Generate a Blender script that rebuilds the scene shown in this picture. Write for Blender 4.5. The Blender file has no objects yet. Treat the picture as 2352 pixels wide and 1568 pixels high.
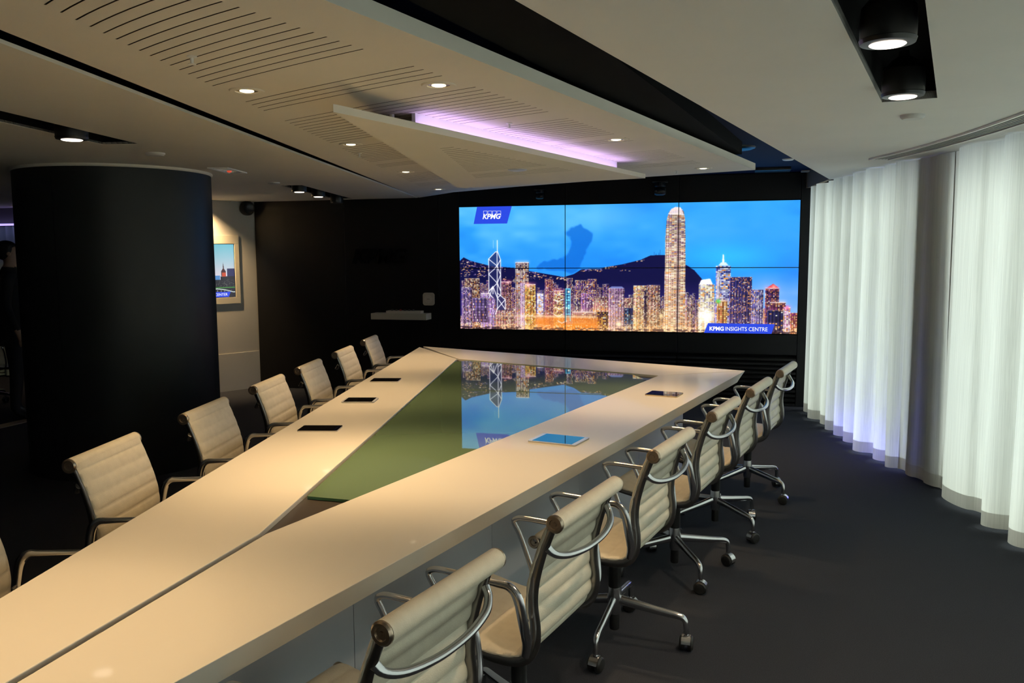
import bpy, bmesh, math, random
import numpy as np
from mathutils import Vector, Matrix

# ------------------------------------------------------------------ camera, world, exposure
scene = bpy.context.scene
COL = scene.collection
CAM_H = 1.590
F_PX = 1948.46
yaw, pitch, roll = .2587, .1022, -.0067
_f = Vector((-math.sin(yaw)*math.cos(pitch), math.cos(yaw)*math.cos(pitch), -math.sin(pitch)))
_r = Vector((math.cos(yaw), math.sin(yaw), 0)); _u = _r.cross(_f)
_c, _s = math.cos(roll), math.sin(roll)
rr, uu = _r*_c + _u*_s, _u*_c - _r*_s
cam_data = bpy.data.cameras.new('camera')
cam_data.sensor_width = 36; cam_data.lens = 36*F_PX/2352
cam_data.clip_start = .05; cam_data.clip_end = 200
cam = bpy.data.objects.new('camera', cam_data); COL.objects.link(cam)
M = Matrix(((rr.x, uu.x, -_f.x, 0), (rr.y, uu.y, -_f.y, 0), (rr.z, uu.z, -_f.z, CAM_H), (0, 0, 0, 1)))
cam.matrix_world = M
scene.camera = cam
vs = scene.view_settings
vs.view_transform = 'Standard'; vs.look = 'None'; vs.gamma = 1; vs.use_curve_mapping = False
vs.exposure = 0.0

SKY_STRENGTH = 10.8
world = bpy.data.worlds.new('overcast_daylight'); scene.world = world
world.use_nodes = True
wt = world.node_tree; wt.nodes.clear()
wo = wt.nodes.new('ShaderNodeOutputWorld'); wb = wt.nodes.new('ShaderNodeBackground')
wc = wt.nodes.new('ShaderNodeTexCoord'); wsx = wt.nodes.new('ShaderNodeSeparateXYZ'); wr = wt.nodes.new('ShaderNodeValToRGB')
wm = wt.nodes.new('ShaderNodeMath'); wm.operation = 'MULTIPLY_ADD'; wm.inputs[1].default_value = .5; wm.inputs[2].default_value = .5
wt.links.new(wc.outputs['Generated'], wsx.inputs[0]); wt.links.new(wsx.outputs['Z'], wm.inputs[0]); wt.links.new(wm.outputs[0], wr.inputs[0])
wr.color_ramp.elements[0].position = .44; wr.color_ramp.elements[0].color = (.10, .125, .20, 1)      # city and water below the horizon
wr.color_ramp.elements[1].position = .53; wr.color_ramp.elements[1].color = (.97, .97, 1.0, 1)     # even overcast sky
wt.links.new(wr.outputs[0], wb.inputs['Color']); wb.inputs['Strength'].default_value = SKY_STRENGTH
wt.links.new(wb.outputs[0], wo.inputs['Surface'])

WARM = (1.0, .675, .345)
DOWN_W = 84.0

# ------------------------------------------------------------------ helpers
def lin(r, g, b):
    return tuple(((c/255)/12.92 if c/255 <= .04045 else ((c/255+.055)/1.055)**2.4) for c in (r, g, b)) + (1,)

MATS = {}
def mat(name, color, rough=.5, metal=0., noise=0., nscale=20., bump=0., bscale=200., spec=.5, coat=0., coat_rough=.05, emit=None, estr=0., stretch=None, ior=1.5):
    if name in MATS: return MATS[name]
    m = bpy.data.materials.new(name); m.use_nodes = True
    nt = m.node_tree; b = nt.nodes['Principled BSDF']
    c = tuple(color)[:3] + (1,)
    b.inputs['Roughness'].default_value = rough; b.inputs['Metallic'].default_value = metal
    b.inputs['Specular IOR Level'].default_value = spec; b.inputs['IOR'].default_value = ior
    b.inputs['Coat Weight'].default_value = coat; b.inputs['Coat Roughness'].default_value = coat_rough
    b.inputs['Base Color'].default_value = c
    tc = nt.nodes.new('ShaderNodeTexCoord'); mp = nt.nodes.new('ShaderNodeMapping')
    nt.links.new(tc.outputs['Object'], mp.inputs[0])
    if stretch: mp.inputs['Scale'].default_value = stretch
    if noise:
        n = nt.nodes.new('ShaderNodeTexNoise'); n.inputs['Scale'].default_value = nscale; n.inputs['Detail'].default_value = 5
        nt.links.new(mp.outputs[0], n.inputs['Vector'])
        ra = nt.nodes.new('ShaderNodeValToRGB')
        ra.color_ramp.elements[0].position = .3; ra.color_ramp.elements[1].position = .7
        ra.color_ramp.elements[0].color = tuple(x*(1-noise) for x in c[:3]) + (1,)
        ra.color_ramp.elements[1].color = tuple(min(1, x*(1+noise)) for x in c[:3]) + (1,)
        nt.links.new(n.outputs['Fac'], ra.inputs[0]); nt.links.new(ra.outputs[0], b.inputs['Base Color'])
    if bump:
        n2 = nt.nodes.new('ShaderNodeTexNoise'); n2.inputs['Scale'].default_value = bscale; n2.inputs['Detail'].default_value = 3
        nt.links.new(mp.outputs[0], n2.inputs['Vector'])
        bp = nt.nodes.new('ShaderNodeBump'); bp.inputs['Strength'].default_value = bump; bp.inputs['Distance'].default_value = .004
        nt.links.new(n2.outputs['Fac'], bp.inputs['Height']); nt.links.new(bp.outputs[0], b.inputs['Normal'])
    if emit:
        b.inputs['Emission Color'].default_value = tuple(emit)[:3] + (1,); b.inputs['Emission Strength'].default_value = estr
    MATS[name] = m
    return m

class MB:
    def __init__(s): s.bm = bmesh.new()
    def face(s, pts):
        return s.bm.faces.new([s.bm.verts.new(p) for p in pts])
    def box(s, x0, x1, y0, y1, z0, z1, bev=0.):
        r = bmesh.ops.create_cube(s.bm, size=1)
        for v in r['verts']:
            v.co = Vector(((x0+x1)/2 + v.co.x*(x1-x0), (y0+y1)/2 + v.co.y*(y1-y0), (z0+z1)/2 + v.co.z*(z1-z0)))
        if bev:
            es = set()
            for v in r['verts']: es.update(v.link_edges)
            bmesh.ops.bevel(s.bm, geom=list(es), offset=bev, segments=2, profile=.5, affect='EDGES')
        return s
    def prism(s, poly, z0, z1, bottom=None, bev=0.):
        """polygon extruded in z; bottom: another polygon with as many corners for the lower face"""
        bottom = bottom or poly
        lo = [s.bm.verts.new((x, y, z0)) for x, y in bottom]; hi = [s.bm.verts.new((x, y, z1)) for x, y in poly]
        n = len(lo)
        s.bm.faces.new(lo[::-1]); top = s.bm.faces.new(hi)
        for i in range(n): s.bm.faces.new((lo[i], lo[(i+1) % n], hi[(i+1) % n], hi[i]))
        if bev: bmesh.ops.bevel(s.bm, geom=list(top.edges), offset=bev, segments=2, profile=.5, affect='EDGES')
        return s
    def lathe(s, prof, origin=(0, 0, 0), axis='Z', seg=24):
        """prof = [(radius, height)...]"""
        rings = []
        for r, h in prof:
            ring = []
            for k in range(seg):
                a = 2*math.pi*k/seg
                p = (r*math.cos(a), r*math.sin(a), h)
                if axis == 'X': p = (h, p[0], p[1])
                if axis == 'Y': p = (p[0], h, p[1])
                ring.append(s.bm.verts.new(Vector(p) + Vector(origin)))
            rings.append(ring)
        for a, b in zip(rings, rings[1:]):
            for k in range(seg): s.bm.faces.new((a[k], a[(k+1) % seg], b[(k+1) % seg], b[k]))
        for ring in (rings[0], rings[-1]): s.bm.faces.new(ring)
        return s
    def tube(s, path, rad, seg=10, up=Vector((1, 0, 0)), cap=True):
        """sweep an ellipse: rad = one (a, b) or a list; a along 'up' side, b in plane"""
        pts = [Vector(p) for p in path]; n = len(pts)
        if not isinstance(rad, list): rad = [rad]*n
        rings = []
        for i, p in enumerate(pts):
            t = (pts[min(i+1, n-1)] - pts[max(i-1, 0)]).normalized()
            a = (up - t*up.dot(t)).normalized(); b = t.cross(a)
            ra, rb = rad[i] if isinstance(rad[i], tuple) else (rad[i], rad[i])
            rings.append([s.bm.verts.new(p + a*(ra*math.cos(2*math.pi*k/seg)) + b*(rb*math.sin(2*math.pi*k/seg))) for k in range(seg)])
        for a, b in zip(rings, rings[1:]):
            for k in range(seg): s.bm.faces.new((a[k], a[(k+1) % seg], b[(k+1) % seg], b[k]))
        if cap:
            for ring in (rings[0], rings[-1]): s.bm.faces.new(ring)
        return s
    def mesh(s, name, material, smooth=True, angle=35):
        bmesh.ops.recalc_face_normals(s.bm, faces=s.bm.faces[:])
        me = bpy.data.meshes.new(name); s.bm.to_mesh(me); s.bm.free()
        if material: me.materials.append(material)
        if smooth:
            me.polygons.foreach_set('use_smooth', [True]*len(me.polygons)); me.set_sharp_from_angle(angle=math.radians(angle))
        return me
    def build(s, name, material, parent=None, smooth=True, angle=35):
        return obj(name, s.mesh(name, material, smooth, angle), parent)

def obj(name, me, parent=None, loc=None, rotz=None):
    o = bpy.data.objects.new(name, me); COL.objects.link(o)
    if parent: o.parent = parent
    if loc: o.location = loc
    if rotz is not None: o.rotation_euler = (0, 0, rotz)
    return o
def empty(name, loc=(0, 0, 0), rotz=0):
    return obj(name, None, None, loc, rotz)
def tag(o, label=None, cat=None, group=None, kind=None):
    if label: o['label'] = label
    if cat: o['category'] = cat
    if group: o['group'] = group
    if kind: o['kind'] = kind
    return o
def struct(o, label=None, cat=None): return tag(o, label, cat, None, 'structure')
def copy_tree(o, parent=None):
    c = o.copy(); COL.objects.link(c)
    if parent: c.parent = parent
    for ch in list(o.children): copy_tree(ch, c)
    return c
def catmull(pts, n):
    P = [Vector(p) for p in pts]; P = [P[0]*2-P[1]] + P + [P[-1]*2-P[-2]]
    out = []
    m = len(P) - 3
    for i in range(n):
        t = i/(n-1)*m; k = min(int(t), m-1); f = t - k
        a, b, c, d = P[k:k+4]
        out.append(.5*((2*b) + (c-a)*f + (2*a-5*b+4*c-d)*f*f + (3*b-a-3*c+d)*f**3))
    return out
def offset_poly(poly, ins):
    """move each edge i (poly[i] -> poly[i+1]) inward by ins[i]"""
    n = len(poly); area = sum(poly[i][0]*poly[(i+1) % n][1]-poly[(i+1) % n][0]*poly[i][1] for i in range(n))
    sg = 1 if area > 0 else -1
    L = []
    for i in range(n):
        a, b = Vector(poly[i]), Vector(poly[(i+1) % n]); d = (b-a).normalized(); nn = Vector((-d.y, d.x))*sg
        L.append((a + nn*ins[i], d))
    out = []
    for i in range(n):
        (p, d), (q, e) = L[i-1], L[i]
        den = d.x*e.y - d.y*e.x
        if abs(den) < 1e-6: out.append(tuple(q)); continue
        t = ((q-p).x*e.y - (q-p).y*e.x)/den; out.append(tuple(p + d*t))
    return out
def boolean_cut(o, cutter_me):
    c = bpy.data.objects.new('cutter', cutter_me); COL.objects.link(c)
    md = o.modifiers.new('cut', 'BOOLEAN'); md.operation = 'DIFFERENCE'; md.object = c; md.solver = 'EXACT'
    dg = bpy.context.evaluated_depsgraph_get(); dg.update()
    me = bpy.data.meshes.new_from_object(o.evaluated_get(dg))
    o.modifiers.clear(); old = o.data; o.data = me
    bpy.data.objects.remove(c); bpy.data.meshes.remove(cutter_me); bpy.data.meshes.remove(old)
    return o
def text_mesh(name, body, size, material, extrude=.0, shear=0., bold=0., align='LEFT'):
    cu = bpy.data.curves.new(name, 'FONT'); cu.body = body; cu.size = size; cu.extrude = extrude; cu.shear = shear; cu.offset = bold
    cu.align_x = align; cu.resolution_u = 3
    t = bpy.data.objects.new(name, cu); COL.objects.link(t)
    dg = bpy.context.evaluated_depsgraph_get(); dg.update()
    me = bpy.data.meshes.new_from_object(t.evaluated_get(dg)); me.name = name
    bpy.data.objects.remove(t); bpy.data.curves.remove(cu)
    me.materials.clear(); me.materials.append(material)
    return me
def spot(name, loc, energy, color, size_deg, blend=.7, radius=.03, parent=None, target=None):
    l = bpy.data.lights.new(name, 'SPOT'); l.energy = energy; l.color = color; l.spot_size = math.radians(size_deg); l.spot_blend = blend; l.shadow_soft_size = radius
    o = bpy.data.objects.new(name, l); COL.objects.link(o)
    if parent: o.parent = parent
    o.location = loc
    if target is not None:
        o.rotation_euler = (Vector(target)).to_track_quat('-Z', 'Y').to_euler()
    return o

# materials
m_ceil = mat('cream_ceiling_paint', (.66, .62, .54), .75, noise=.02, nscale=3)
m_ceil_r = mat('offwhite_ceiling_paint', (.66, .65, .61), .75, noise=.02, nscale=3)
m_slot = mat('slot_shadow_tone', (.05, .035, .02), .95)
m_black = mat('matt_black_paint', (.0045, .0045, .005), .9, noise=.15, nscale=8, spec=.08)
m_black_pil = mat('charcoal_column_panel', (.016, .018, .019), .42, noise=.1, nscale=4, spec=.35)
m_void = mat('dark_void_blue_spill', (.006, .011, .045), .8, spec=.15)  # blue spill from the video wall is put into this dark colour
m_panel = mat('black_satin_panel', (.005, .0052, .006), .42, noise=.12, nscale=6, spec=.28)
m_slat = mat('black_gloss_slat', (.01, .01, .01), .22)
m_carpet = mat('charcoal_carpet', (.034, .037, .046), .95, noise=.22, nscale=240, bump=.5, bscale=420, spec=.1)
m_grey = mat('grey_beige_wall_paint', (.44, .42, .37), .7, noise=.03, nscale=3)
m_table = mat('cream_lacquer', (.80, .75, .66), .42, noise=.01, nscale=2, spec=.35, coat=.22, coat_rough=.04)
m_plinth = mat('pale_grey_laminate', (.50, .52, .56), .4)
m_tray = mat('dark_bronze_tray', (.055, .042, .034), .35)
m_glass = mat('green_back_painted_glass', (.155, .235, .135), .015, spec=.5, ior=1.62)
m_glass_edge = mat('green_glass_edge', (.12, .28, .14), .08)
m_leather = mat('cream_leather', (.64, .585, .465), .45, noise=.05, nscale=30, bump=.25, bscale=380, spec=.4)
m_alu = mat('polished_aluminium', (.58, .58, .60), .20, metal=1., noise=.05, nscale=15)
m_alu_d = mat('brushed_dark_aluminium', (.28, .265, .255), .27, metal=1., noise=.08, nscale=20)
m_cap = mat('bronze_end_cap', (.50, .40, .30), .28, metal=1.)
m_rubber = mat('black_rubber', (.01, .01, .01), .5)
m_blackpl = mat('black_plastic', (.012, .012, .012), .35)
m_white = mat('white_plastic', (.72, .71, .68), .4)
m_lens = mat('warm_lamp_lens', (1, .9, .7), .3, emit=(1, .84, .58), estr=4.5)
m_lens2 = mat('bright_lamp_lens', (1, .9, .8), .3, emit=(1, .84, .68), estr=7.)
m_reflector = mat('lamp_reflector', (.85, .75, .5), .18, metal=1.)
m_led = mat('violet_led_strip', (.9, .8, 1), .4, emit=(.62, .43, 1.0), estr=11.)
m_led_blue = mat('blue_led_strip', (.3, .3, 1), .4, emit=(.12, .13, 1.0), estr=48.)
m_vblade = mat('grey_vent_blade', (.42, .43, .40), .5)
m_frame = mat('grey_window_frame', (.35, .37, .37), .45)
m_strip = mat('tan_floor_strip', (.42, .33, .24), .6)

# ------------------------------------------------------------------ large structure
ZC = 2.235           # finished ceilings
ZL = 2.40            # dark void above the gaps
YW = 9.135           # face of the dark end wall
CURT = [(.70, 8.98), (.775, 8.35), (.90, 7.65), (1.03, 7.05), (1.16, 6.50), (1.33, 5.95), (1.44, 5.45), (1.53, 4.90), (1.60, 4.20), (1.66, 3.20), (1.68, 2.0), (1.62, .6), (1.46, -.9), (1.2, -2.4)]
_cp = catmull([(x, y, 0) for x, y in CURT], 600)
_cl = [0.]
for a, b in zip(_cp, _cp[1:]): _cl.append(_cl[-1] + (b-a).length)
def cpath(s, off=0.):
    """point at arc length s along the curtain line, shifted 'off' towards the window"""
    s = max(0, min(_cl[-1], s)); i = max(1, int(np.searchsorted(_cl, s))); i = min(i, len(_cp)-1)
    f = (s-_cl[i-1])/max(1e-9, _cl[i]-_cl[i-1]); p = _cp[i-1].lerp(_cp[i], f); t = (_cp[i]-_cp[i-1]).normalized()
    n = Vector((-t.y, t.x, 0))
    if n.x < 0: n = -n
    return p + n*off
def s_at_y(y):
    k = min(range(len(_cp)), key=lambda i: abs(_cp[i].y-y)); return _cl[k]
S_END = _cl[-1]

edge_out = [tuple(cpath(S_END*k/24, .75)[:2]) for k in range(25)]
fl = MB().prism([(-11.5, 9.6), (-11.5, -3.2)] + [(1.9, -3.2)] + edge_out[::-1] + [(1.3, 9.6)], -.12, 0)
struct(fl.build('floor', m_carpet, smooth=False), 'charcoal carpet floor of the meeting room', 'floor')

struct(MB().box(-5.6, 1.6, 9.17, 9.4, 0, 2.62).build('wall_back', m_black, smooth=False), 'black end wall carrying the video wall', 'wall')
struct(MB().prism([(-6.42, 7.55), (-5.60, 9.16), (-5.60, 9.42), (-6.62, 7.62)], 0, 2.42).build('wall_side', m_grey, smooth=False), 'grey beige wall beside the dark column', 'wall')
struct(MB().box(-11.7, -11.5, -3.2, 9.6, 0, 2.62).build('wall_left', m_black, smooth=False), 'dark far wall of the side area', 'wall')
struct(MB().box(-11.6, -5.6, 9.42, 9.6, 0, 2.62).build('wall_rear', m_black, smooth=False), 'dark wall behind the side area', 'wall')
struct(MB().box(-11.6, 2.6, -3.4, -3.2, 0, 2.62).build('wall_front', m_grey, smooth=False), 'grey wall behind the viewer', 'wall')
struct(MB().prism([(-11.7, 9.6), (-11.7, -3.4), (1.8, -3.4)] + [tuple(cpath(S_END*k/24, .58)[:2]) for k in range(24, -1, -1)] + [(1.2, 9.6)], ZL, ZL+.12).build('ceiling_void', m_void, smooth=False), 'dark upper ceiling above the floating panels, blue screen glow tinted in', 'ceiling')

# ceilings with cut troughs
def eL(y): return -2.038 - .2045*(y-2.036)           # left edge of the central panel
def eR(y): return -1.025 + .2317*(y-2.035)           # right edge of the central panel
def trough_poly(p0, p1, w):
    a, b = Vector(p0), Vector(p1); d = (b-a).normalized(); n = Vector((d.y, -d.x))*w/2
    return [tuple(a+n), tuple(b+n), tuple(b-n), tuple(a-n)]
TR_R = trough_poly((.128, 1.5), (.70, 4.03), .215)
TR_L1 = trough_poly((-3.02, 1.6), (-3.437, 4.225), .215)
TR_L2 = trough_poly((-3.975, 7.12), (-4.38, 9.05), .205)
def cutters(polys, z0, z1):
    mb = MB()
    for p in polys: mb.prism(p, z0, z1)
    return mb.mesh('cutter', m_black, smooth=False)
left_c = [(-11.5, -3.2), (eL(-3.2)-.10, -3.2), (eL(2.0)-.10, 2.0), (eL(5.0)-.088, 5.0), (-3.515, 9.165), (-5.6, 9.165), (-6.5, 7.6), (-7.2, 9.42), (-11.5, 9.42)]
o = MB().prism(left_c, ZC, ZC+.013).build('ceiling', m_ceil, smooth=False)
boolean_cut(o, cutters([TR_L1, TR_L2], ZC-.1, ZC+.1)); ceil_l = o; struct(o, 'cream ceiling over the left side of the room', 'ceiling')
right_c = [(-1.66, -3.2), (-.561, 2.169), (.785, 8.13)] + [tuple(cpath(s_at_y(8.13)+(S_END-s_at_y(8.13))*k/20, .5)[:2]) for k in range(21)]
o = MB().prism(right_c, ZC, ZC+.032).build('ceiling', m_ceil_r, smooth=False)
boolean_cut(o, cutters([TR_R], ZC-.1, ZC+.1)); ceil_r = o; struct(o, 'off-white ceiling along the curtains', 'ceiling')
trough_info = [(TR_R, ceil_r), (TR_L1, ceil_l), (TR_L2, ceil_l)]
for poly, lab in trough_info:
    mb = MB(); inner = poly; outer = offset_poly(poly, [-.012]*4)
    lo = [mb.bm.verts.new((x, y, ZC+.002)) for x, y in inner]; hi = [mb.bm.verts.new((x, y, ZC+.15)) for x, y in inner]
    lo2 = [mb.bm.verts.new((x, y, ZC+.033)) for x, y in outer]; hi2 = [mb.bm.verts.new((x, y, ZC+.162)) for x, y in outer]
    for i in range(4):
        j = (i+1) % 4
        mb.bm.faces.new((lo[i], lo[j], hi[j], hi[i])); mb.bm.faces.new((lo2[i], lo2[j], hi2[j], hi2[i])); mb.bm.faces.new((lo[i], lo[j], lo2[j], lo2[i]))
    mb.bm.faces.new(hi); mb.bm.faces.new(hi2)
    mb.build('light_trough', m_black, lab, smooth=False)

# central floating panel with slots
far = [(eR(7.0), 7.0), (-.731, 7.33), (-2.0, 7.95), (-2.85, 8.45), (-3.49, 9.12)]
panel = [(eL(.05), .05), (eL(2.), 2.), far[4], far[3], far[2], far[1], far[0], (eR(2.), 2.), (eR(.05), .05)]
PT = .05
o = MB().prism(panel, ZC, ZC+PT).build('ceiling_panel', m_ceil, smooth=False)
def slot_poly(a, b, w=.006, bulge=-.010, n=7):
    a, b = Vector(a), Vector(b); d = (b-a).normalized(); nn = Vector((-d.y, d.x)); L = []
    for k in range(n):
        t = k/(n-1); L.append(a.lerp(b, t) + nn*bulge*(1-(2*t-1)**2))
    return [tuple(p-nn*w/2) for p in L] + [tuple(p+nn*w/2) for p in L[::-1]]
polys = []
def slot_at(y, x_in_l=.275, x_in_r=.24, slope=-.47):
    x0 = eL(y)+x_in_l
    x1 = x0; yy = y
    for _ in range(30):
        x1 = eR(yy)-x_in_r; yy = y + slope*(x1-x0)
    return (x0, y), (x1, yy)
groups = [[1.253+.069*k for k in range(25)], [3.245+.071*k for k in range(4)], [3.747+.071*k for k in range(12)], [4.80+.072*k for k in range(11)],
          [5.74+.074*k for k in range(3)], [6.50+.075*k for k in range(9)], [7.35+.075*k for k in range(4)], [8.25, 8.33]]
for g in groups:
    for y in g:
        a, b = slot_at(y)
        if y > 8: b = (a[0]+.45, a[1]-.47*.45)
        polys.append(slot_poly(a, b))
boolean_cut(o, cutters(polys, ZC-.05, ZC+.012))
for p in o.data.polygons: pass
if len(o.data.materials) < 2: o.data.materials.append(m_slot)
# faces inside the grooves take a dark tone, their shade painted in
for p in o.data.polygons:
    c = p.center
    if ZC+.0005 < c.z < ZC+.02 and p.area < .05 and abs(p.normal.z) < .9: p.material_index = 1
    elif abs(c.z-(ZC+.012)) < 1e-4: p.material_index = 1
o.data.materials[1] = m_slot
tag(o, 'large cream slotted acoustic ceiling panel floating over the table', 'ceiling panel')

# triangular raft hung below it
RZ0, RZ1 = 2.130, 2.160
tip, rfar, lfar = Vector((-1.487, 2.988)), Vector((-.650, 6.245)), Vector((-2.206, 6.664))
d1 = (rfar-tip).normalized(); d2 = (lfar-tip).normalized()
raft = [tuple(tip + d1*.03), tuple(rfar), tuple(lfar), tuple(tip + d2*.03), tuple(tip + (d1+d2)*.006)]
raft_root = empty('ceiling_raft')
ro = MB().prism(raft, RZ0, RZ1).build('raft_board', m_ceil, raft_root, smooth=False)
rp = []
for k in range(24):
    y = 3.95 + k*.075 + (.14 if k > 19 else 0)
    xl = tip.x + (lfar.x-tip.x)*(y-tip.y)/(lfar.y-tip.y) + .24
    yy = y
    for _ in range(20):
        xr = tip.x + (rfar.x-tip.x)*(yy-tip.y)/(rfar.y-tip.y) - .20; yy = y - .42*(xr-xl)
    if xr-xl > .08: rp.append(slot_poly((xl, y), (xr, yy), bulge=0., n=2))
boolean_cut(ro, cutters(rp, RZ0-.05, RZ0+.010))
if len(ro.data.materials) < 2: ro.data.materials.append(m_slot)
ro.data.materials[1] = m_slot
for p in ro.data.polygons:
    if RZ0+.0005 < p.center.z < RZ0+.0105: p.material_index = 1
# led upstand between raft and panel
a = tip + d1*.72; b = rfar - d1*.22; n1 = Vector((-d1.y, d1.x))
ib = [tuple(a+n1*.13), tuple(b+n1*.13), tuple(b+n1*.15), tuple(a+n1*.15)]
MB().prism(ib, RZ1, ZC).build('cove_upstand', m_white, raft_root, smooth=False)
lb = [tuple(a+n1*.075), tuple(b+n1*.075), tuple(b+n1*.088), tuple(a+n1*.088)]
MB().prism(lb, RZ1, RZ1+.012).build('led_strip', m_led, raft_root, smooth=False)
for q in (.25, .8):
    c = (lfar.lerp(tip, q)) + Vector((.08, 0))
    MB().lathe([(.012, RZ1), (.012, ZC)], (c.x, c.y, 0), seg=10).build('hanger', m_white, raft_root)
tag(raft_root, 'triangular cream raft with violet lit edge hanging below the panel', 'ceiling raft')

# ------------------------------------------------------------------ end wall panels, slats
wall_back = bpy.data.objects['wall_back']
XS = [-3.0235 + 1.2122*k for k in range(4)]; ZB, SH = .7542, 1.368
def wpanel(x0, x1, z0, z1, name='panel', m=m_panel): MB().box(x0+.003, x1-.003, YW, 9.171, z0+.003, z1-.003, bev=.0015).build(name, m, wall_back, smooth=False)
for k in range(3):
    wpanel(XS[k], XS[k+1], ZB+SH+.004, ZL-.004); wpanel(XS[k], XS[k+1], .535, ZB-.004)
wpanel(XS[3], XS[3]+.32, .0, ZL-.004)
for x0, x1 in ((-3.27, -3.0235), (-4.43, -3.27), (-5.6, -4.43)): wpanel(x0, x1, .0, ZL-.004)
for k in range(3):
    for j in range(11):
        z = .510 - j*.047
        mb = MB(); x0, x1 = XS[k]+.004, XS[k+1]-.004
        prof = [(YW-.002, z-.034), (YW-.002, z-.014), (YW+.020, z), (YW+.034, z), (YW+.034, z-.034)]
        A = [mb.bm.verts.new((x0, y, zz)) for y, zz in prof]; B = [mb.bm.verts.new((x1, y, zz)) for y, zz in prof]
        mb.bm.faces.new(A); mb.bm.faces.new(B[::-1])
        for i in range(5): mb.bm.faces.new((A[i], A[(i+1) % 5], B[(i+1) % 5], B[i]))
        mb.build('slat', m_slat, wall_back, smooth=False)

# ------------------------------------------------------------------ the picture on the video wall
GW, GH = 1080, 408
rng = np.random.default_rng(5)
def nz(h, w, gy, gx):
    g = rng.random((gy+1, gx+1)); yy = np.linspace(0, gy-1e-6, h); xx = np.linspace(0, gx-1e-6, w)
    y0, x0 = yy.astype(int), xx.astype(int); fy, fx = (yy-y0)[:, None], (xx-x0)[None]; fy = fy*fy*(3-2*fy); fx = fx*fx*(3-2*fx)
    return (g[y0][:, x0]*(1-fx)+g[y0][:, x0+1]*fx)*(1-fy) + (g[y0+1][:, x0]*(1-fx)+g[y0+1][:, x0+1]*fx)*fy
def UX(x): return np.interp(x, [140, 777, 1461, 2190], [0, GW/3, GW*2/3, GW])
def UY(x, y):
    t = 145 - 43*(x-140)/2050; b = 878 + 32*(x-140)/2050
    return (y-t)/(b-t)*GH
PX = np.arange(GW)[None]+.5; PY = np.arange(GH)[:, None]+.5
def poly_mask(pts):
    q = [(UX(x), UY(x, y)) for x, y in pts]; m = np.zeros((GH, GW), bool)
    for (x0, y0), (x1, y1) in zip(q, q[1:]+q[:1]):
        c = ((y0 > PY) != (y1 > PY)) & (PX < (x1-x0)*(PY-y0)/((y1-y0) if abs(y1-y0) > 1e-9 else 1e-9)+x0); m ^= c
    return m
def blur(m, k):
    m = m.astype(float)
    for ax in (0, 1):
        for _ in range(2):
            c = np.cumsum(np.pad(m, [(k+1, k) if a == ax else (0, 0) for a in (0, 1)], mode='edge'), axis=ax)
            m = (np.take(c, range(2*k+1, c.shape[ax]), axis=ax) - np.take(c, range(0, c.shape[ax]-2*k-1), axis=ax))/(2*k+1)
    return m
IMG = np.zeros((GH, GW, 3))
v = PY/GH + 0*PX; u = PX/GW + 0*PY
def C(r, g, b): return np.array([r, g, b], float)
sky = C(58, 165, 252)*(1-v[..., None]) + C(30, 130, 248)*v[..., None]
cl = .5*nz(GH, GW, 4, 7)+.3*nz(GH, GW, 9, 14)+.2*nz(GH, GW, 22, 26)
k = np.clip((cl-.42)*2.6, 0, 1)*np.clip(1.15-u, .25, 1)*np.clip(1.1-v*1.2, 0, 1); sky += k[..., None]*(C(120, 205, 255)-sky)*.75
k = np.clip((.45-cl)*2.2, 0, 1); sky += k[..., None]*(C(34, 125, 225)-sky)*.6
k = np.exp(-((u-.80)/.12)**2-((v-.42)/.10)**2); sky += k[..., None]*(C(60, 195, 255)-sky)*.7
k = np.clip((v-.52)*6, 0, 1)*np.clip((u-.80)*9, 0, 1)*np.clip(.35+cl, 0, 1); sky += k[..., None]*(C(168, 196, 240)-sky)*.85
k = np.exp(-((u-.42)/.13)**2-((v-.10)/.12)**2); sky += k[..., None]*(C(125, 205, 255)-sky)*.55
IMG[:] = sky
def put(mask, col, a=1.):
    global IMG
    mk = (mask.astype(float)*a)[..., None]; IMG = IMG*(1-mk) + np.asarray(col, float)*mk
cm = blur(poly_mask([(765, 300), (830, 262), (875, 240), (895, 268), (955, 300), (945, 350), (915, 400), (895, 450), (870, 500), (830, 540), (600, 512), (640, 472), (760, 450), (800, 400), (812, 340)]), 7)
cn = .55*nz(GH, GW, 18, 40)+.45*nz(GH, GW, 44, 100)
put(blur(np.clip((cm + (cn-.5)*.75 - .42)*3.2, 0, 1)*np.clip(cm*4, 0, 1), 1), C(26, 112, 212), .80)
hill = poly_mask([(130, 470), (165, 448), (205, 468), (330, 500), (480, 512), (600, 532), (770, 562), (830, 545), (880, 515), (1000, 512), (1130, 490), (1240, 463), (1300, 436), (1385, 433), (1505, 492), (1560, 520), (1610, 575), (1690, 660), (1690, 930), (130, 930)])
put(hill, C(26, 26, 72)); put(hill*np.clip((v-.60)*5, 0, 1), C(58, 44, 120), .75)
for x0_, x1_, y0_, y1_, n_ in ((145, 300, 462, 560, 110), (300, 420, 490, 540, 20), (400, 520, 560, 600, 25), (560, 780, 532, 575, 70), (740, 775, 545, 585, 25), (875, 1000, 513, 528, 30), (1010, 1100, 496, 510, 36), (1120, 1150, 482, 492, 8), (1195, 1262, 462, 474, 14), (1080, 1180, 518, 528, 5)):
    for _ in range(n_):
        xx_ = rng.uniform(x0_, x1_); yy_ = rng.uniform(y0_, y1_); a_, b_ = int(UX(xx_)), int(UY(xx_, yy_)); w_ = rng.integers(2, 8); h_ = rng.integers(1, 4)
        if hill[min(b_, GH-1), min(a_, GW-1)]: IMG[b_:b_+h_, a_:a_+w_] = (C(255, 185, 140), C(255, 225, 190), C(160, 135, 200))[rng.integers(0, 3)]*rng.uniform(.5, 1)
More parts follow.
